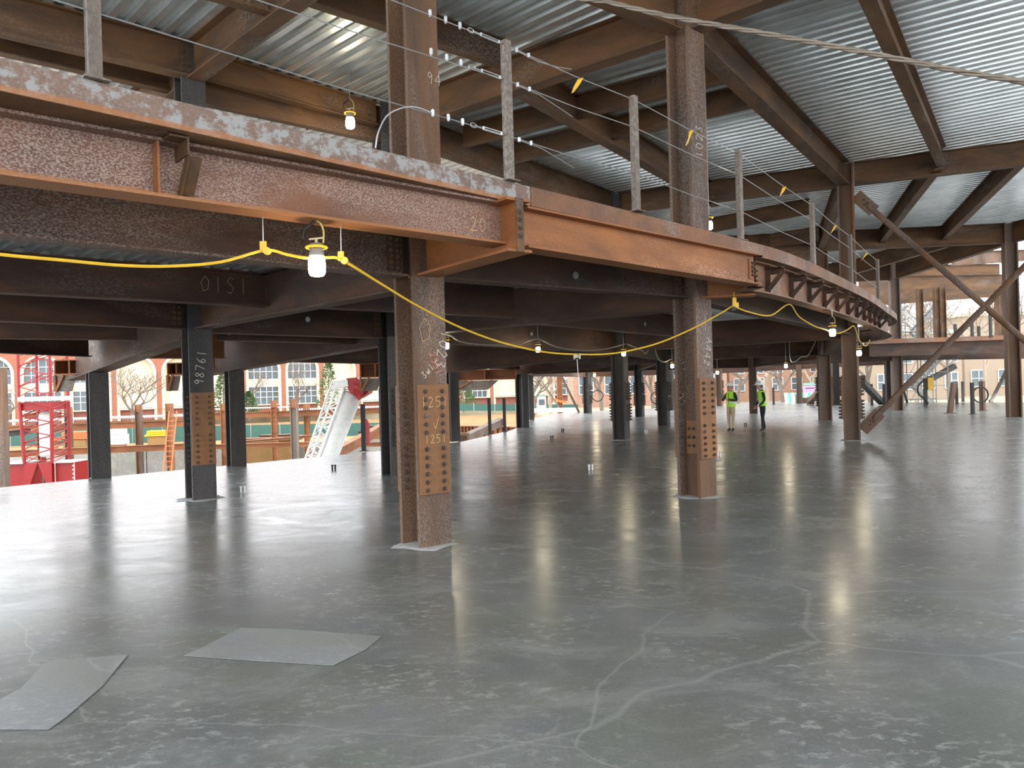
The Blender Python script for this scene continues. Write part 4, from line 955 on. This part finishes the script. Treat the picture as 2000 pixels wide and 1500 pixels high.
# evergreens
def evergreen(base,h,r,label,seed):
    rnd=random.Random(seed); root=empty('evergreen_tree',base); tag(root,label,'tree','evergreens'); root['kind']='thing'
    MB().tube([(0,0,0),(0,0,h*.9)],[.14,.03],6).build('trunk',M['bark'],root); mb=MB()
    for k in range(900):
        t=rnd.random()**.8; z=h*(.06+.94*t); rr=r*(1-t)**.7*math.sqrt(rnd.random())*1.05; a=rnd.uniform(0,6.28); c=Vector((rr*math.cos(a),rr*math.sin(a),z)); s=rnd.uniform(.10,.24)
        d=Vector((math.cos(a),math.sin(a),rnd.uniform(-.3,.6))).normalized(); sd=d.cross(Vector((0,0,1))).normalized()
        mb.add([c-sd*s*.5,c+sd*s*.5,c+d*s*1.6],[(0,1,2)]); mb.add([c-Vector((0,0,s*.5)),c+Vector((0,0,s*.5)),c+d*s*1.5],[(0,1,2)])
    mb.build('foliage',M['leaf'],root)
M['leaf']=plain('evergreen_leaf',(.12,.20,.08),.8,0,.3)
p=atd(643,790,97); evergreen((p.x,97,-1.2),7.2,1.7,'slim evergreen tree before the cream arch behind the white boom',1)
p=atd(437,790,92); evergreen((p.x,92,-1.2),6.2,1.5,'dark evergreen half hidden by the paired black columns',2)
p=atd(905,790,92); evergreen((p.x,92,-1.),4.4,1.8,'dark green shrub right of the near column by the fence',3)
p=atd(486,790,90); evergreen((p.x,90,-1.2),3.4,1.5,'small green bush under the gridded window',4)
# ---- red lattice crane
dC=42.; pr=atd(92,945,dC); cr=empty('red_crane',(pr.x,dC,-4.4)); tag(cr,'red lattice crane mast with zigzag counterweights at far left','crane'); cr['kind']='thing'
S_=FPX/dC; zc=lambda v:(782-v)/S_+EYE+4.4-.0; xc=lambda u:(u-92)/S_
def lattice(name,x0,x1,z0,z1,x0b,x1b,n,mat,r=.045,rd=.022,dep=1.6):
    mb=MB(); F_=lambda t,s,y: V((x0b+(x0-x0b)*t) if s<0 else (x1b+(x1-x1b)*t),y,z0+(z1-z0)*t)
    for s in (-1,1):
        for y in (-dep/2,dep/2): mb.tube([F_(0,s,y),F_(1,s,y)],r,6)
    for k in range(n):
        t0,t1=k/n,(k+1)/n
        for y in (-dep/2,dep/2):
            a,b=(-1,1) if (k+(y>0))%2 else (1,-1); mb.tube([F_(t0,a,y),F_(t1,b,y)],rd,5)
        for s in (-1,1): mb.tube([F_(t0,s,-dep/2),F_(t1,s,dep/2)],rd,5)
    return mb.build(name,M[mat],cr)
lattice('upper_boom',xc(60),xc(121),zc(775),zc(640),xc(60),xc(121),7,'redpaint',.075,.03)
MB().bar(V(xc(58),0,zc(780)),V(xc(124),0,zc(780)),1.7,.22).build('cross_head',M['white'],cr)
MB().box((xc(90),0,zc(794)),(xc(121)-xc(62),1.4,.45)).build('head_plate',M['redpaint'],cr)
lattice('lower_boom',xc(61),xc(122),zc(903),zc(787),xc(67),xc(120),9,'redpaint',.09,.032)
mb=MB(); mb.lathe([(.30,0),(.34,.1),(.34,2.3),(.2,2.5)],(xc(93),0,zc(893)),10); mb.build('hoist_drum',M['white'],cr)
for s in (-1,1):
    xo,xi=(xc(66),xc(92)) if s<0 else (xc(119),xc(93)); 
    mb=MB(); mb.prism([(xo,-.8,zc(903)),(xi,-.8,zc(903)),(xc(92)-.0*s+(xi-xo)*-.05,-.8,zc(906)),(xc(76) if s<0 else xc(109),-.8,zc(946)),(xo,-.8,zc(946))],(0,.25,0)); mb.build('a_frame_leg',M['redpaint'],cr)
for (u0,u1,s) in ((25,63,-1),(120,157,1)):
    w_=MB().box(((xc(u0)+xc(u1))/2,.2,(zc(904)+zc(956))/2),(xc(u1)-xc(u0),1.4,zc(904)-zc(956))).build('counterweight',M['redpaint'],cr)
    mb=MB(); xe=xc(u0) if s<0 else xc(u1)
    for k in range(6):
        z0=zc(946)+k*.22; mb.prism([(xe,-.515,z0),(xe-s*.14,-.515,z0+.11),(xe,-.515,z0+.22)],(0,.01,0))
    mb.build('zigzag_marking',M['white'],w_); MB().box(((xc(u0)+xc(u1))/2,-.02,zc(903)),(xc(u1)-xc(u0)+.05,1.5,.06)).build('top_rim',M['white'],w_)
MB().box((0,.2,.45),(3.6,2.,.9)).build('undercarriage',M['redpaint'],cr)
# ---- white crane boom lying at an angle
dW=31.; wc=empty('white_crane',(atd(640,900,dW).x,dW,-4.4)); tag(wc,'white lattice crane boom with thick tube and red head','crane'); wc['kind']='thing'
def wl_(u,v,dd=0.): return atd(u,v,dW+dd)-Vector(wc.location)
def truss(a0,a1,b0,b1,dep,n,mat,name,r=.04,rd=.02):
    mb=MB(); y=Vector((0,dep,0))
    for o in (Vector(),y):
        mb.tube([a0+o,a1+o],r,6); mb.tube([b0+o,b1+o],r,6)
    for k in range(n):
        t0,t1=k/n,(k+1)/n; A0=a0.lerp(a1,t0);A1=a0.lerp(a1,t1);B0=b0.lerp(b1,t0);B1=b0.lerp(b1,t1)
        for o in (Vector(),y):
            mb.tube([A0+o,B1+o] if k%2 else [B0+o,A1+o],rd,5); mb.tube([A0+o,B0+o],rd,5)
        mb.tube([A0,A1+y],rd,4); mb.tube([B0,B1+y],rd,4); mb.tube([A0,A0+y],rd,4); mb.tube([B0,B0+y],rd,4)
    return mb.build(name,M[mat],wc)
ext_=lambda p,q,t:p+(q-p)*t
a0,a1=wl_(597,893),wl_(650,742); b0,b1=wl_(622,893),wl_(678,742)
dn=(a0-a1).normalized(); truss(a0+dn*3.2,a1,b0+dn*3.2,b1,1.0,16,'white','lattice_boom',.045,.024)
t0,t1=wl_(640,892,.4),wl_(688,768,.4); MB().tube([t0+(t0-t1).normalized()*3.2,t1],[.42,.42],16).build('boom_tube',M['white'],wc,smooth=True)
tp=wl_(662,745,.3); 
MB().bar(wl_(655,752,.3),wl_(684,748,.3),.9,.28).build('boom_tip',M['white'],wc)
mb=MB(); mb.prism([wl_(676,739,-.1),wl_(697,737,-.1),wl_(712,753,-.1),wl_(722,757,-.1),wl_(719,768,-.1),wl_(702,778,-.1),wl_(684,768,-.1),wl_(676,752,-.1)],(0,.9,0)); hd=mb.build('red_head',M['redpaint'],wc)
mb=MB(); mb.bar(wl_(684,752,-.3),wl_(712,762,-.3),.25,.12); mb.tube([wl_(700,765,-.4),wl_(700,765,.9)],.22,10); mb.bar(wl_(690,760,-.3),wl_(704,780,-.3),.2,.16); mb.build('head_sheave',M['redpaint'],hd)
MB().bar(wl_(640,898),wl_(640,898)+Vector((0,0,-2.5)),1.6,.9).build('boom_foot',M['white'],wc)
# ---- orange ladder
def ladder(f,t,wd,label,mat):
    root=empty('ladder',f); tag(root,label,'ladder'); f=Vector(f); d=Vector(t)-f; mb=MB(); s=Vector((wd/2,0,0))
    for k in (-1,1): mb.bar(s*k,d+s*k,.05,.07)
    mb.build('side_rails',M[mat],root); n=int(d.length/.3)
    for k in range(1,n): MB().bar(d*(k/n)-s,d*(k/n)+s,.035).build('rung',M[mat],root)
p0=atd(326,925,40); p1=atd(338,803,42); dd=(p0-p1).normalized(); p0=p0+dd*((p0.z+4.4)/-dd.z) if p0.z>-4.4 else p0
ladder(p0,p1,.42,'orange ladder leaning in the pit beside a rusty post','orangepaint')
# ---- orange edge brackets hanging outside the slab edge columns
def edge_bracket(u0,u1,v0,v1,d,label,trap=True):
    a=atd(u0,v1,d); S=FPX/d; w_=(u1-u0)/S; h=(v1-v0)/S; root=empty('edge_bracket',(a.x,d,a.z)); tag(root,label,'bracket','orange edge brackets'); root['kind']='thing'
    mb=MB(); mb.box((w_/2,.3,.02),(w_,.7,.03)); mb.box((w_/2,.3,h),(w_,.7,.03)); mb.box((w_/2,.55,h/2),(w_,.03,h)); mb.build('channel_beam',M['rustout'],root)
    for k in range(3): MB().box((w_*k/2.,.25,h/2),(.03,.55,h)).build('stiffener',M['rustout'],root)
    if trap:
        MB().prism([(.0,.0,-.02),(w_*.72,.0,-.02),(w_*.55,.0,-.42),(.0,.0,-.42)],(0,.02,0)).build('hanger_plate',M['tube'],root)
        mb=MB(); mb.bar(V(.02,-.03,-.42),V(w_*.3,-.03,0),.06); mb.bar(V(0,-.02,-.42),V(0,-.02,0),.06); mb.build('hanger_strut',M['rustout'],root)
edge_bracket(108,165,704,733,19.5,'orange edge bracket left of the leftmost black column')
edge_bracket(328,362,710,733,20.5,'orange edge bracket peeking left of the 98761 column')
edge_bracket(417,440,697,722,21.,'orange edge bracket right of the 98761 column',False)
edge_bracket(704,762,711,738,24.3,'orange edge bracket left of the near column above red head')
edge_bracket(886,1008,724,744,34.,'long orange edge bracket beam right of the near column')
# ---- guard posts on the slab edge
def edge_post(u,vt,vb,label,mat='postdark',z=0.,wd=.12,lean=0.):
    p=at(u,vb,z); t=atd(u,vt,p.y); root=empty('edge_post',p); tag(root,label,'guard post','ground floor guard posts'); root['kind']='thing'; h=t.z-z
    MB().bar(V(0,0,0),V(lean,0,h),wd).build('post_tube',M[mat],root); MB().box((0,0,.01),(wd*2,wd*2,.02)).build('base_plate',M[mat],root)
for u,vt,vb,lb,mt,ln in [(711,789,881,'black guard post at slab edge right of the white boom','postdark',0),(957,777,848,'black guard post on the slab edge right of the near column','postdark',0),(986,778,843,'thin guard post near the slab edge bracket column','postdark',0),
  (1511,757,790,'thin dark guard post right of the navy worker','postdark',0),(1703,750,791,'thin dark guard post right of the braced column','postdark',0),(1727,750,793,'thin dark guard post left of the far brown column','postdark',0),(1855,747,807,'brown leaning post left of the floor opening','column',.25),(1869,746,789,'dark post behind the leaning post','postdark',0),
  (1881,745,785,'thin far post right of the leaning post','postdark',0),(1900,747,809,'dark post at the floor opening edge','postdark',0),(1917,744,802,'brown double post inside the floor opening','column',0),(1921.5,744,802,'second half of the brown double post','column',0)]:
    edge_post(u,vt,vb,lb,mt,0.,.13 if ln==0 else .2,ln)
# ---- curved orange ring beam at ground level outside and struts
rg=[atd(888,818,44),atd(920,816,43.5),atd(960,818,42.5),atd(1012,822,41)]
rg=[Vector((q.x,q.y,0)) for q in catmull(rg,5)]
o=curved_I(rg,-1.1,-.25,.35,.04,.03,'ring_beam',M['rustout']); tag(o,'curved orange ring beam with stiffeners outside the slab edge','beam'); o['kind']='thing'
for q in rg[::1]: MB().box((q.x,q.y-.1,-.68),(.05,.2,.8)).build('stiffener',M['rustout'],o)
def strut(a,b,label,mat='column',wd=.3):
    a=Vector(a); b=Vector(b); root=MB().bar(V(0,0,0),b-a,wd,wd*.9).build('steel_strut',M[mat],None,a); tag(root,label,'strut'); root['kind']='thing'; MB().bar((b-a)*0,(b-a)*.02,wd*1.5).build('foot_plate',M[mat],root); return root
strut(atd(655,886,33),atd(765,826,36),'rusty inclined beam rising from the white boom to the right','rustout',.42)
strut(atd(905,858,36),atd(980,823,40),'dark inclined stair stringer right of the near column','column',.4)
strut(atd(1075,690,52),atd(1131,806,52),'thin brown brace slanting down left of the distant bolted column','column',.16)
strut(atd(1047,728,56),atd(1092,796,56),'thin tan strut outside left of the rusty outdoor column','tube',.12)
strut(atd(1080,780,57.8),atd(1108,787,57.8),'orange plank fixed to the rusty outdoor column','orangepaint',.2)
strut(atd(1583,783,55),atd(1612,752,46),'rusty kicker strut beside the grey brown column','column',.35)
strut(atd(1680,742,44),atd(1722,786,50),'dark kicker brace right of the braced column','column_dark',.35)
strut(atd(1752,715,47),at(1772,786,0),'thin plumbing brace leaning on the far brown column','tube',.14)
strut(at(1935,785,0),atd(1972,712,46),'pale pipe brace seen left of the far right column','tube',.16)
strut(atd(1815,742,56.8),atd(1865,715,56.8),'dark slanted stair beam at the right','column_dark',.4)
strut(atd(1560,787,60),atd(1586,787,60),'low rusty foot block under the kicker strut','column',.9)
# rusty outdoor column
wp=atd(1094,797,58); root=empty('outdoor_column',(wp.x,wp.y,-.9)); root['kind']='thing'; tag(root,'rusty outdoor column left of the distant bolted column','column'); h=atd(1094,720,58).z+.9
mb=MB()
for s in (-1,1): mb.box((s*.18,0,h/2),(.05,.38,h))
mb.box((0,0,h/2),(.32,.04,h)); mb.build('shaft',M['rustout'],root); MB().box((0,0,.03),(.6,.6,.06)).build('base_plate',M['rustout'],root)
# ---- white ledge beyond the slab, banner, awning, trailer
a=atd(1040,802,56); b=atd(1125,800,58); tag(MB().bar(a,b,.6,.3).build('white_ledge',M['white']),'white snow pale ledge along the far slab edge','ledge')
def board(u0,u1,v0,v1,d,mat,label,name,cat,post=True):
    a=atd(u0,v1,d); b=atd(u1,v0,d); root=empty(name,(a.x,d,a.z)); tag(root,label,cat); root['kind']='thing'; w_=b.x-a.x; h=b.z-a.z
    MB().box((w_/2,0,h/2),(w_,.05,h)).build('panel',mat,root)
    if post:
        for x in (.05,w_-.05): MB().bar(V(x,.06,h),V(x,.06,-1.2-a.z+.3),.08).build('leg',M['zinc'],root)
    return root
bn=board(1569,1607,753,775,66,plain('pink_banner',(.62,.36,.62),.8),'pink banner with faint dark writing beyond the slab edge','banner','banner')
for k,(z,w_,x) in enumerate([(.72,.75,.2),(.30,.6,.25),(.12,.5,.3)]): MB().box((x+w_/2,-.03,z),(w_,.01,.07)).build('lettering',M['black'],bn)
board(1569,1607,747,753,66.2,plain('teal_fascia',(.25,.5,.4),.8),'green fascia strip above the pink banner','fascia_board','board',False)
a=atd(1534,786,64); root=empty('striped_awning',a); root['kind']='thing'; tag(root,'green and white striped awning low beyond the slab edge','awning')
for k in range(9):
    x0=k*.28; MB().prism([(x0,0,0),(x0+.28,0,0),(x0+.28+.12,.6,.75),(x0+.12,.6,.75)],(0,.03,.02)).build('stripe',plain('awning_green',(.12,.36,.27),.8) if k%2 else M['white'],root)
a=atd(1058,792,80); root=empty('site_cabin',a); root['kind']='thing'; tag(root,'small teal glazed gate cabin by the green fence','cabin')
MB().box((0,0,.0),(.9,.9,2.0)).build('body',M['white'],root); MB().box((0,-.46,.35),(.6,.03,.6)).build('pane',M['glass'],root); MB().box((0,0,1.05),(1.1,1.1,.1)).build('roof',plain('teal_paint',(.2,.42,.4),.6),root)
# ---- scaffold stair tower
M['scaf']=plain('scaffold_steel',(.16,.155,.15),.5,.3)
def scaffold(u0,u1,d,zb,zt,label):
    a=atd(u0,760,d); b=atd(u1,760,d); root=empty('stair_tower',(a.x,d,zb)); tag(root,label,'scaffold'); root['kind']='thing'; W=b.x-a.x; H=zt-zb; n=int(H/2.)
    for x in (0,W*.33,W*.66,W):
        for y in (0,1.6): MB().tube([(x,y,0),(x,y,H)],.035,6).build('standard',M['scaf'],root)
    for k in range(n):
        z=k*2.; 
        for y in (0,1.6):
            for dz in (.0,1.0): MB().tube([(0,y,z+dz),(W,y,z+dz)],.025,5).build('ledger',M['scaf'],root)
            MB().tube([(0,y,z),(W*.33,y,z+2)],.02,5).build('diagonal',M['scaf'],root)
        sx=(W*.35,W*.95) if k%2 else (W*.95,W*.35)
        MB().bar(V(sx[0],.4,z),V(sx[1],.4,z+2),.06,.2).build('stair_stringer',M['scaf'],root); MB().bar(V(sx[0],1.1,z),V(sx[1],1.1,z+2),.06,.2).build('stair_stringer',M['scaf'],root)
        for q in range(8):
            t=q/8; MB().box((sx[0]+(sx[1]-sx[0])*t,.75,z+2*t),(.22,.7,.03)).build('stair_tread',M['scaf'],root)
        MB().box((W*.17,.8,z),(W*.33,1.5,.05)).build('platform',M['tube'],root)
scaffold(1765,1852,56,-.9,9,'grey scaffold stair tower with crossing flights behind far brown column')
# yellow box on a pole
p=at(1808,792,0); root=empty('power_pedestal',p); tag(root,'yellow electrical box on a black pole with looped cables at right','electrical box'); root['kind']='thing'
MB().bar(V(0,0,0),V(0,0,1.7),.18).build('pole',M['black'],root); MB().box((.28,0,1.35),(.36,.3,.75)).build('box',M['yellow'],root)
MB().tube(catmull([V(-.1,-.1,1.6),V(-.5,-.1,1.2),V(-.45,-.1,.7),V(-.1,-.1,.4),V(.1,-.1,.1)],5),.05,6).build('cable_loop',M['black'],root)
ring=[V(.45*math.cos(t),0,.45*math.sin(t)) for t in [2*math.pi*i/20 for i in range(21)]]
for (u,v,d,lb) in ((1915,771,36,'black hose coil hung on the double post'),(1167,773,50,'black hose coil hung beside the distant column'),(1283,777,46,'black hose coil hung left of the 1023 column')):
    tag(MB().tube([q*.8 for q in ring],.035,6).build('hose_coil',M['black'],None,atd(u,v,d)),lb,'hose coil','hose coils')
    kc={1167:'h1',1283:'k'}.get(u)
    if kc: MB().bar(V(0,0,.36),V(C[kc].x-atd(u,v,d).x,C[kc].y-d,.36),.05).build('hanger_bar',M['zinc'],[o for o in COL.objects if o.name.startswith('hose_coil')][-1])
# ---- pit clutter
for k,(u,v,d,sz,mt,lb) in enumerate([(520,858,56,(5,1.2,.25),'rustout','flat stack of rusty steel sections in the yard'),(545,852,58,(3.5,1,.3),'column','dark stack of steel sections in the yard'),(150,850,60,(2.2,1.,.6),'orangepaint','orange machine body behind the red crane'),(95,858,62,(1.5,.8,.3),'orangepaint','orange bundle behind the red crane'),(228,853,64,(1.6,1,1.3),'white','white container behind the leftmost black column'),(310,846,66,(2.,1,.5),'yellow','small yellow load on the yard under the wing deck'),(730,838,60,(2.2,1.2,.6),'postdark','dark heap right of the white boom')]):
    p=atd(u,v,d); root=empty('material_stack',(p.x,d,p.z-sz[2]/2)); root['kind']='thing'; tag(root,lb,'material stack','materials in the yard')
    nl=3
    for q in range(nl): MB().box((.04*(q%2)*sz[0],0,sz[2]*(q+.5)/nl),(sz[0]*(1-.1*q),sz[1],sz[2]/nl-.02)).build('layer',M[mt],root)
    MB().box((0,0,-.9),(sz[0]*.8,sz[1]*.8,1.75)).build('cribbing',M['soil'],root)
tag(MB().lathe([(.13,0),(.16,.05),(.16,.9),(.05,1.1)],n=10).build('red_cylinder',M['redpaint'],None,atd(716,868,33)),'red gas cylinder behind the black guard post','cylinder')
# ---- sleeves and stubs standing in the slab
for (u,v,lb) in ((652,918,'dark paired pipe stubs in the slab near the white boom'),(475,962,'pale paired pipe stubs between left columns'),(1154,918,'pale paired pipe stubs left of 1023 column'),(1078,858,'small anchor bolt in the slab near the middle'),(1099,843,'small paired anchors in the slab toward the far columns'),(1404,892,'pale paired pipe stubs right of the 1023 column foot'),(1262,846,'white paired stubs right of the midway column'),(1456,832,'small anchor between the two workers')):
    p=at(u,v,0); root=empty('pipe_stub',p); tag(root,lb,'pipe stub','stubs standing in the slab'); root['kind']='thing'
    for s in (-1,1):
        mb=MB(); mb.lathe([(.022,0),(.022,.10),(.03,.10),(.03,.125),(.012,.13)],(s*.035,0,0),8); mb.build('stub',M['postdark'] if 'dark' in lb or 'anchor' in lb else M['zinc'],root)
# ---- translucent sheets on the concrete
def sheet(px,label):
    pts=[at(u,v,.004) for u,v in px]; c=sum(pts,Vector())/len(pts); mb=MB(); mb.prism([p-c for p in pts],(0,0,.003)); o=mb.build('floor_sheet',M['sheet'],None,c); tag(o,label,'sheet','thin sheets on the concrete')
M['sheet']=concrete('pale_film',(.235,.243,.240),.12,.3,.42,.45)
sheet([(358,1281),(400,1262),(470,1227),(560,1229),(745,1243),(715,1268),(650,1300),(500,1291)],'pale four sided sheet lying on the concrete left of the near column')
sheet([(-60,1410),(0,1366),(40,1345),(85,1297),(110,1289),(180,1284),(250,1279),(200,1340),(130,1400),(95,1425),(0,1425)],'pale curled sheet at the lower left corner of the concrete')
# ================================================================ people
M['skin']=plain('skin',(.50,.28,.20),.6); M['khaki']=plain('khaki_cloth',(.46,.37,.25),.9); M['navy']=plain('navy_cloth',(.018,.018,.028),.9); M['shirt']=plain('black_cloth',(.015,.015,.018),.9)
M['vest']=plain('lime_vest',(.42,.85,.05),.7); M['reflect']=plain('reflective_tape',(.7,.72,.6),.4); M['helmet']=plain('white_helmet',(.78,.79,.8),.35); M['boot']=plain('dark_boot',(.03,.025,.022),.7); M['hair']=plain('dark_hair',(.03,.02,.015),.8)
def person(loc, rz, arms, trouser, label, lean=0., stance=((.10,.02),(.10,-.04))):
    root=empty('person',loc,rz); tag(root,label,'person','workers')
    vs=[];rad=[];ed=[];bone=[]
    def vert(p,r): vs.append(Vector(p)); rad.append(r); return len(vs)-1
    def chain(start,pts,kind):
        prev=start
        for p,r in pts:
            i=vert(p,r)
            if prev is not None: ed.append((prev,i)); bone.append(kind)
            prev=i
        return prev
    L_=lambda z: -lean*max(0,z-.95)
    pel=vert((0,0,.96),(.155,.115))
    sp=chain(pel,[((0,L_(1.15),1.15),(.145,.105)),((0,L_(1.34)+.01,1.34),(.165,.12)),((0,L_(1.45)+.01,1.45),(.12,.09))],'shirt')
    nk=chain(sp,[((0,L_(1.53)-.01,1.53),(.058,.06)),((0,L_(1.6)-.03,1.60),(.07,.085)),((0,L_(1.67)-.035,1.67),(.078,.098)),((0,L_(1.74)-.02,1.745),(.066,.08))],'skin')
    hz=1.645; chain(nk-1,[((0,L_(hz)-.135,hz-.005),(.014,.016))],'skin')
    for s in (-1,1): chain(nk-1,[((s*.088,L_(hz)-.01,hz),(.012,.026))],'skin')
    feet=[]
    for s,(sx,sy) in zip((-1,1),stance):
        hip=chain(pel,[((s*.095,0,.88),(.10,.105)),((s*(sx+.005),sy*.5-.02,.50),(.066,.07)),((s*sx,sy+.015,.13),(.05,.052))],'leg'); feet.append((s*sx,sy))
        chain(hip,[((s*sx,sy-.0,.06),(.045,.05)),((s*(sx+.015),sy-.12,.045),(.042,.035))],'boot')
    hands=[]
    for s,(el,wr,hd) in zip((-1,1),arms):
        sh=chain(sp-1,[((s*.17,L_(1.42)+.01,1.42),(.075,.075)),(el,(.05,.05)),(wr,(.036,.034))],'shirt')
        d=(Vector(hd)-Vector(wr)).normalized(); side=d.cross(Vector((0,0,1))); side=side.normalized() if side.length>.2 else Vector((0,1,0))
        pm=chain(sh,[(Vector(wr)+d*.06,(.036,.022)),(Vector(wr)+d*.095,(.036,.02))],'skin')
        for k,(o_,ln) in enumerate(((-.032,.066),(-.011,.078),(.011,.074),(.032,.058))):
            b=Vector(wr)+d*.105+side*o_; chain(pm,[(b,(.009,.009)),(b+d*ln*.5+Vector((0,0,-.008)),(.009,.009)),(b+d*ln+Vector((0,0,-.022)),(.008,.008))],'skin')
        chain(pm-1,[(Vector(wr)+d*.055+side*.042,(.011,.011)),(Vector(wr)+d*.095+side*.058,(.009,.009))],'skin')
        hands.append(Vector(hd))
    me=bpy.data.meshes.new('body'); me.from_pydata([tuple(v) for v in vs],ed,[])
    o=bpy.data.objects.new('body_src',me); COL.objects.link(o)
    sk=o.modifiers.new('skin','SKIN'); sk.use_smooth_shade=True; sk.branch_smoothing=.6
    for i,r in enumerate(rad): me.skin_vertices[0].data[i].radius=r
    me.skin_vertices[0].data[pel].use_root=True
    o.modifiers.new('sub','SUBSURF').levels=1
    bpy.context.view_layer.update()
    ev=o.evaluated_get(bpy.context.evaluated_depsgraph_get()); nm=bpy.data.meshes.new_from_object(ev)
    bpy.data.objects.remove(o)
    mats=['shirt','skin','leg','boot']
    for m_ in (M['shirt'],M['skin'],M[trouser],M['boot']): nm.materials.append(m_)
    segs=[(vs[a],vs[b],mats.index(k),max(rad[b])) for (a,b),k in zip(ed,bone)]
    for p in nm.polygons:
        c=p.center; bd=9
        for a,b,k,r in segs:
            ab=b-a; t=max(0,min(1,(c-a).dot(ab)/max(ab.length_squared,1e-9))); dd=(c-(a+ab*t)).length-r*.8
            if dd<bd: bd=dd; mi=k
        if .86<c.z<1.0 and abs(c.x)<.2 and mi==0 and c.z<.99: mi=2
        p.material_index=mi; p.use_smooth=True
    nm.name='body'; link('body',nm,root)
    # vest shell
    mb=MB(); rings=[]; n=20
    for z,rx,ry in ((.93,.185,.145),(1.02,.18,.14),(1.15,.172,.132),(1.28,.185,.142),(1.38,.185,.142),(1.45,.135,.115),(1.495,.085,.085)):
        rings.append([V(rx*math.cos(2*math.pi*i/n),L_(z)+.008+ry*math.sin(2*math.pi*i/n),z) for i in range(n)])
    mb.loft(rings,cap=False); vst=mb.build('vest',M['vest'],root,smooth=True)
    for z,rx,ry in ((1.06,.183,.142),(1.2,.179,.138)):
        mb=MB(); mb.loft([[V(rx*math.cos(2*math.pi*i/n),L_(z_)+.008+ry*math.sin(2*math.pi*i/n),z_) for i in range(n)] for z_ in (z,z+.05)],cap=False); mb.build('reflective_band',M['reflect'],vst)
    mb=MB(); mb.bar(V(0,L_(1.2)-.135,1.0),V(0,L_(1.4)-.138,1.42),.012,.012); mb.build('zipper',M['black'],vst)
    hy=L_(1.72)-.03
    mb=MB(); prof=[(.118,0),(.122,.03),(.112,.085),(.08,.13),(.03,.15),(.0005,.152)]
    Mh=Matrix.Scale(1.14,4,(0,1,0)); mb.lathe(prof,(0,hy,1.70),16,Mh); hm=mb.build('hard_hat',M['helmet'],root,smooth=True)
    mb=MB(); 
    mb.loft([[V(.122*math.cos(a),hy-.06+(.14*math.sin(a) if math.sin(a)>0 else .16*math.sin(a)),zz) for a in [2*math.pi*i/18 for i in range(18)]] for zz in (1.70,1.712)]); mb.build('brim',M['helmet'],hm)
    mb=MB(); mb.loft([[V(.088*math.cos(a),hy+.03+.1*math.sin(a),zz) for a in [math.pi*i/10 for i in range(11)]] for zz in (1.60,1.705)],closed=False); mb.build('hair',M['hair'],root)
    mb=MB()
    for s in (-1,1): mb.lathe([(.001,-.008),(.010,0),(.001,.008)],(s*.03,L_(1.66)-.128,1.665),6)
    mb.box((0,L_(1.6)-.125,1.60),(.045,.012,.008)); mb.build('face_features',M['hair'],root)
    return root, hands
p1=at(1429,843,0); p2=at(1491,842,0)
A1=(((-.30,-.06,1.16),(-.16,-.30,1.24),(-.06,-.34,1.30)),((.30,-.04,1.15),(.10,-.28,1.20),(-.02,-.32,1.22)))
r1,h1=person(p1,math.radians(-52),A1,'khaki','worker in khaki trousers, lime vest and white helmet with arms raised at chest',0.02)
A2=(((-.26,-.02,1.14),(-.20,-.18,.94),(-.16,-.24,.87)),((.26,-.03,1.14),(.18,-.20,.95),(.10,-.27,.88)))
r2,h2=person(p2,math.radians(-85),A2,'navy','worker in navy trousers, lime vest and white helmet looking left with lowered hands',.12,((.09,.08),(.10,-.08)))
ph=MB().box((0,0,0),(.09,.02,.17)).build('tablet',plain('grey_tablet',(.15,.18,.2),.4),None,r1.location+Matrix.Rotation(math.radians(-52),3,'Z')@Vector((-.10,-.45,1.36)),(.3,0,math.radians(-52))); tag(ph,'small grey tablet held up by the khaki worker','tablet')
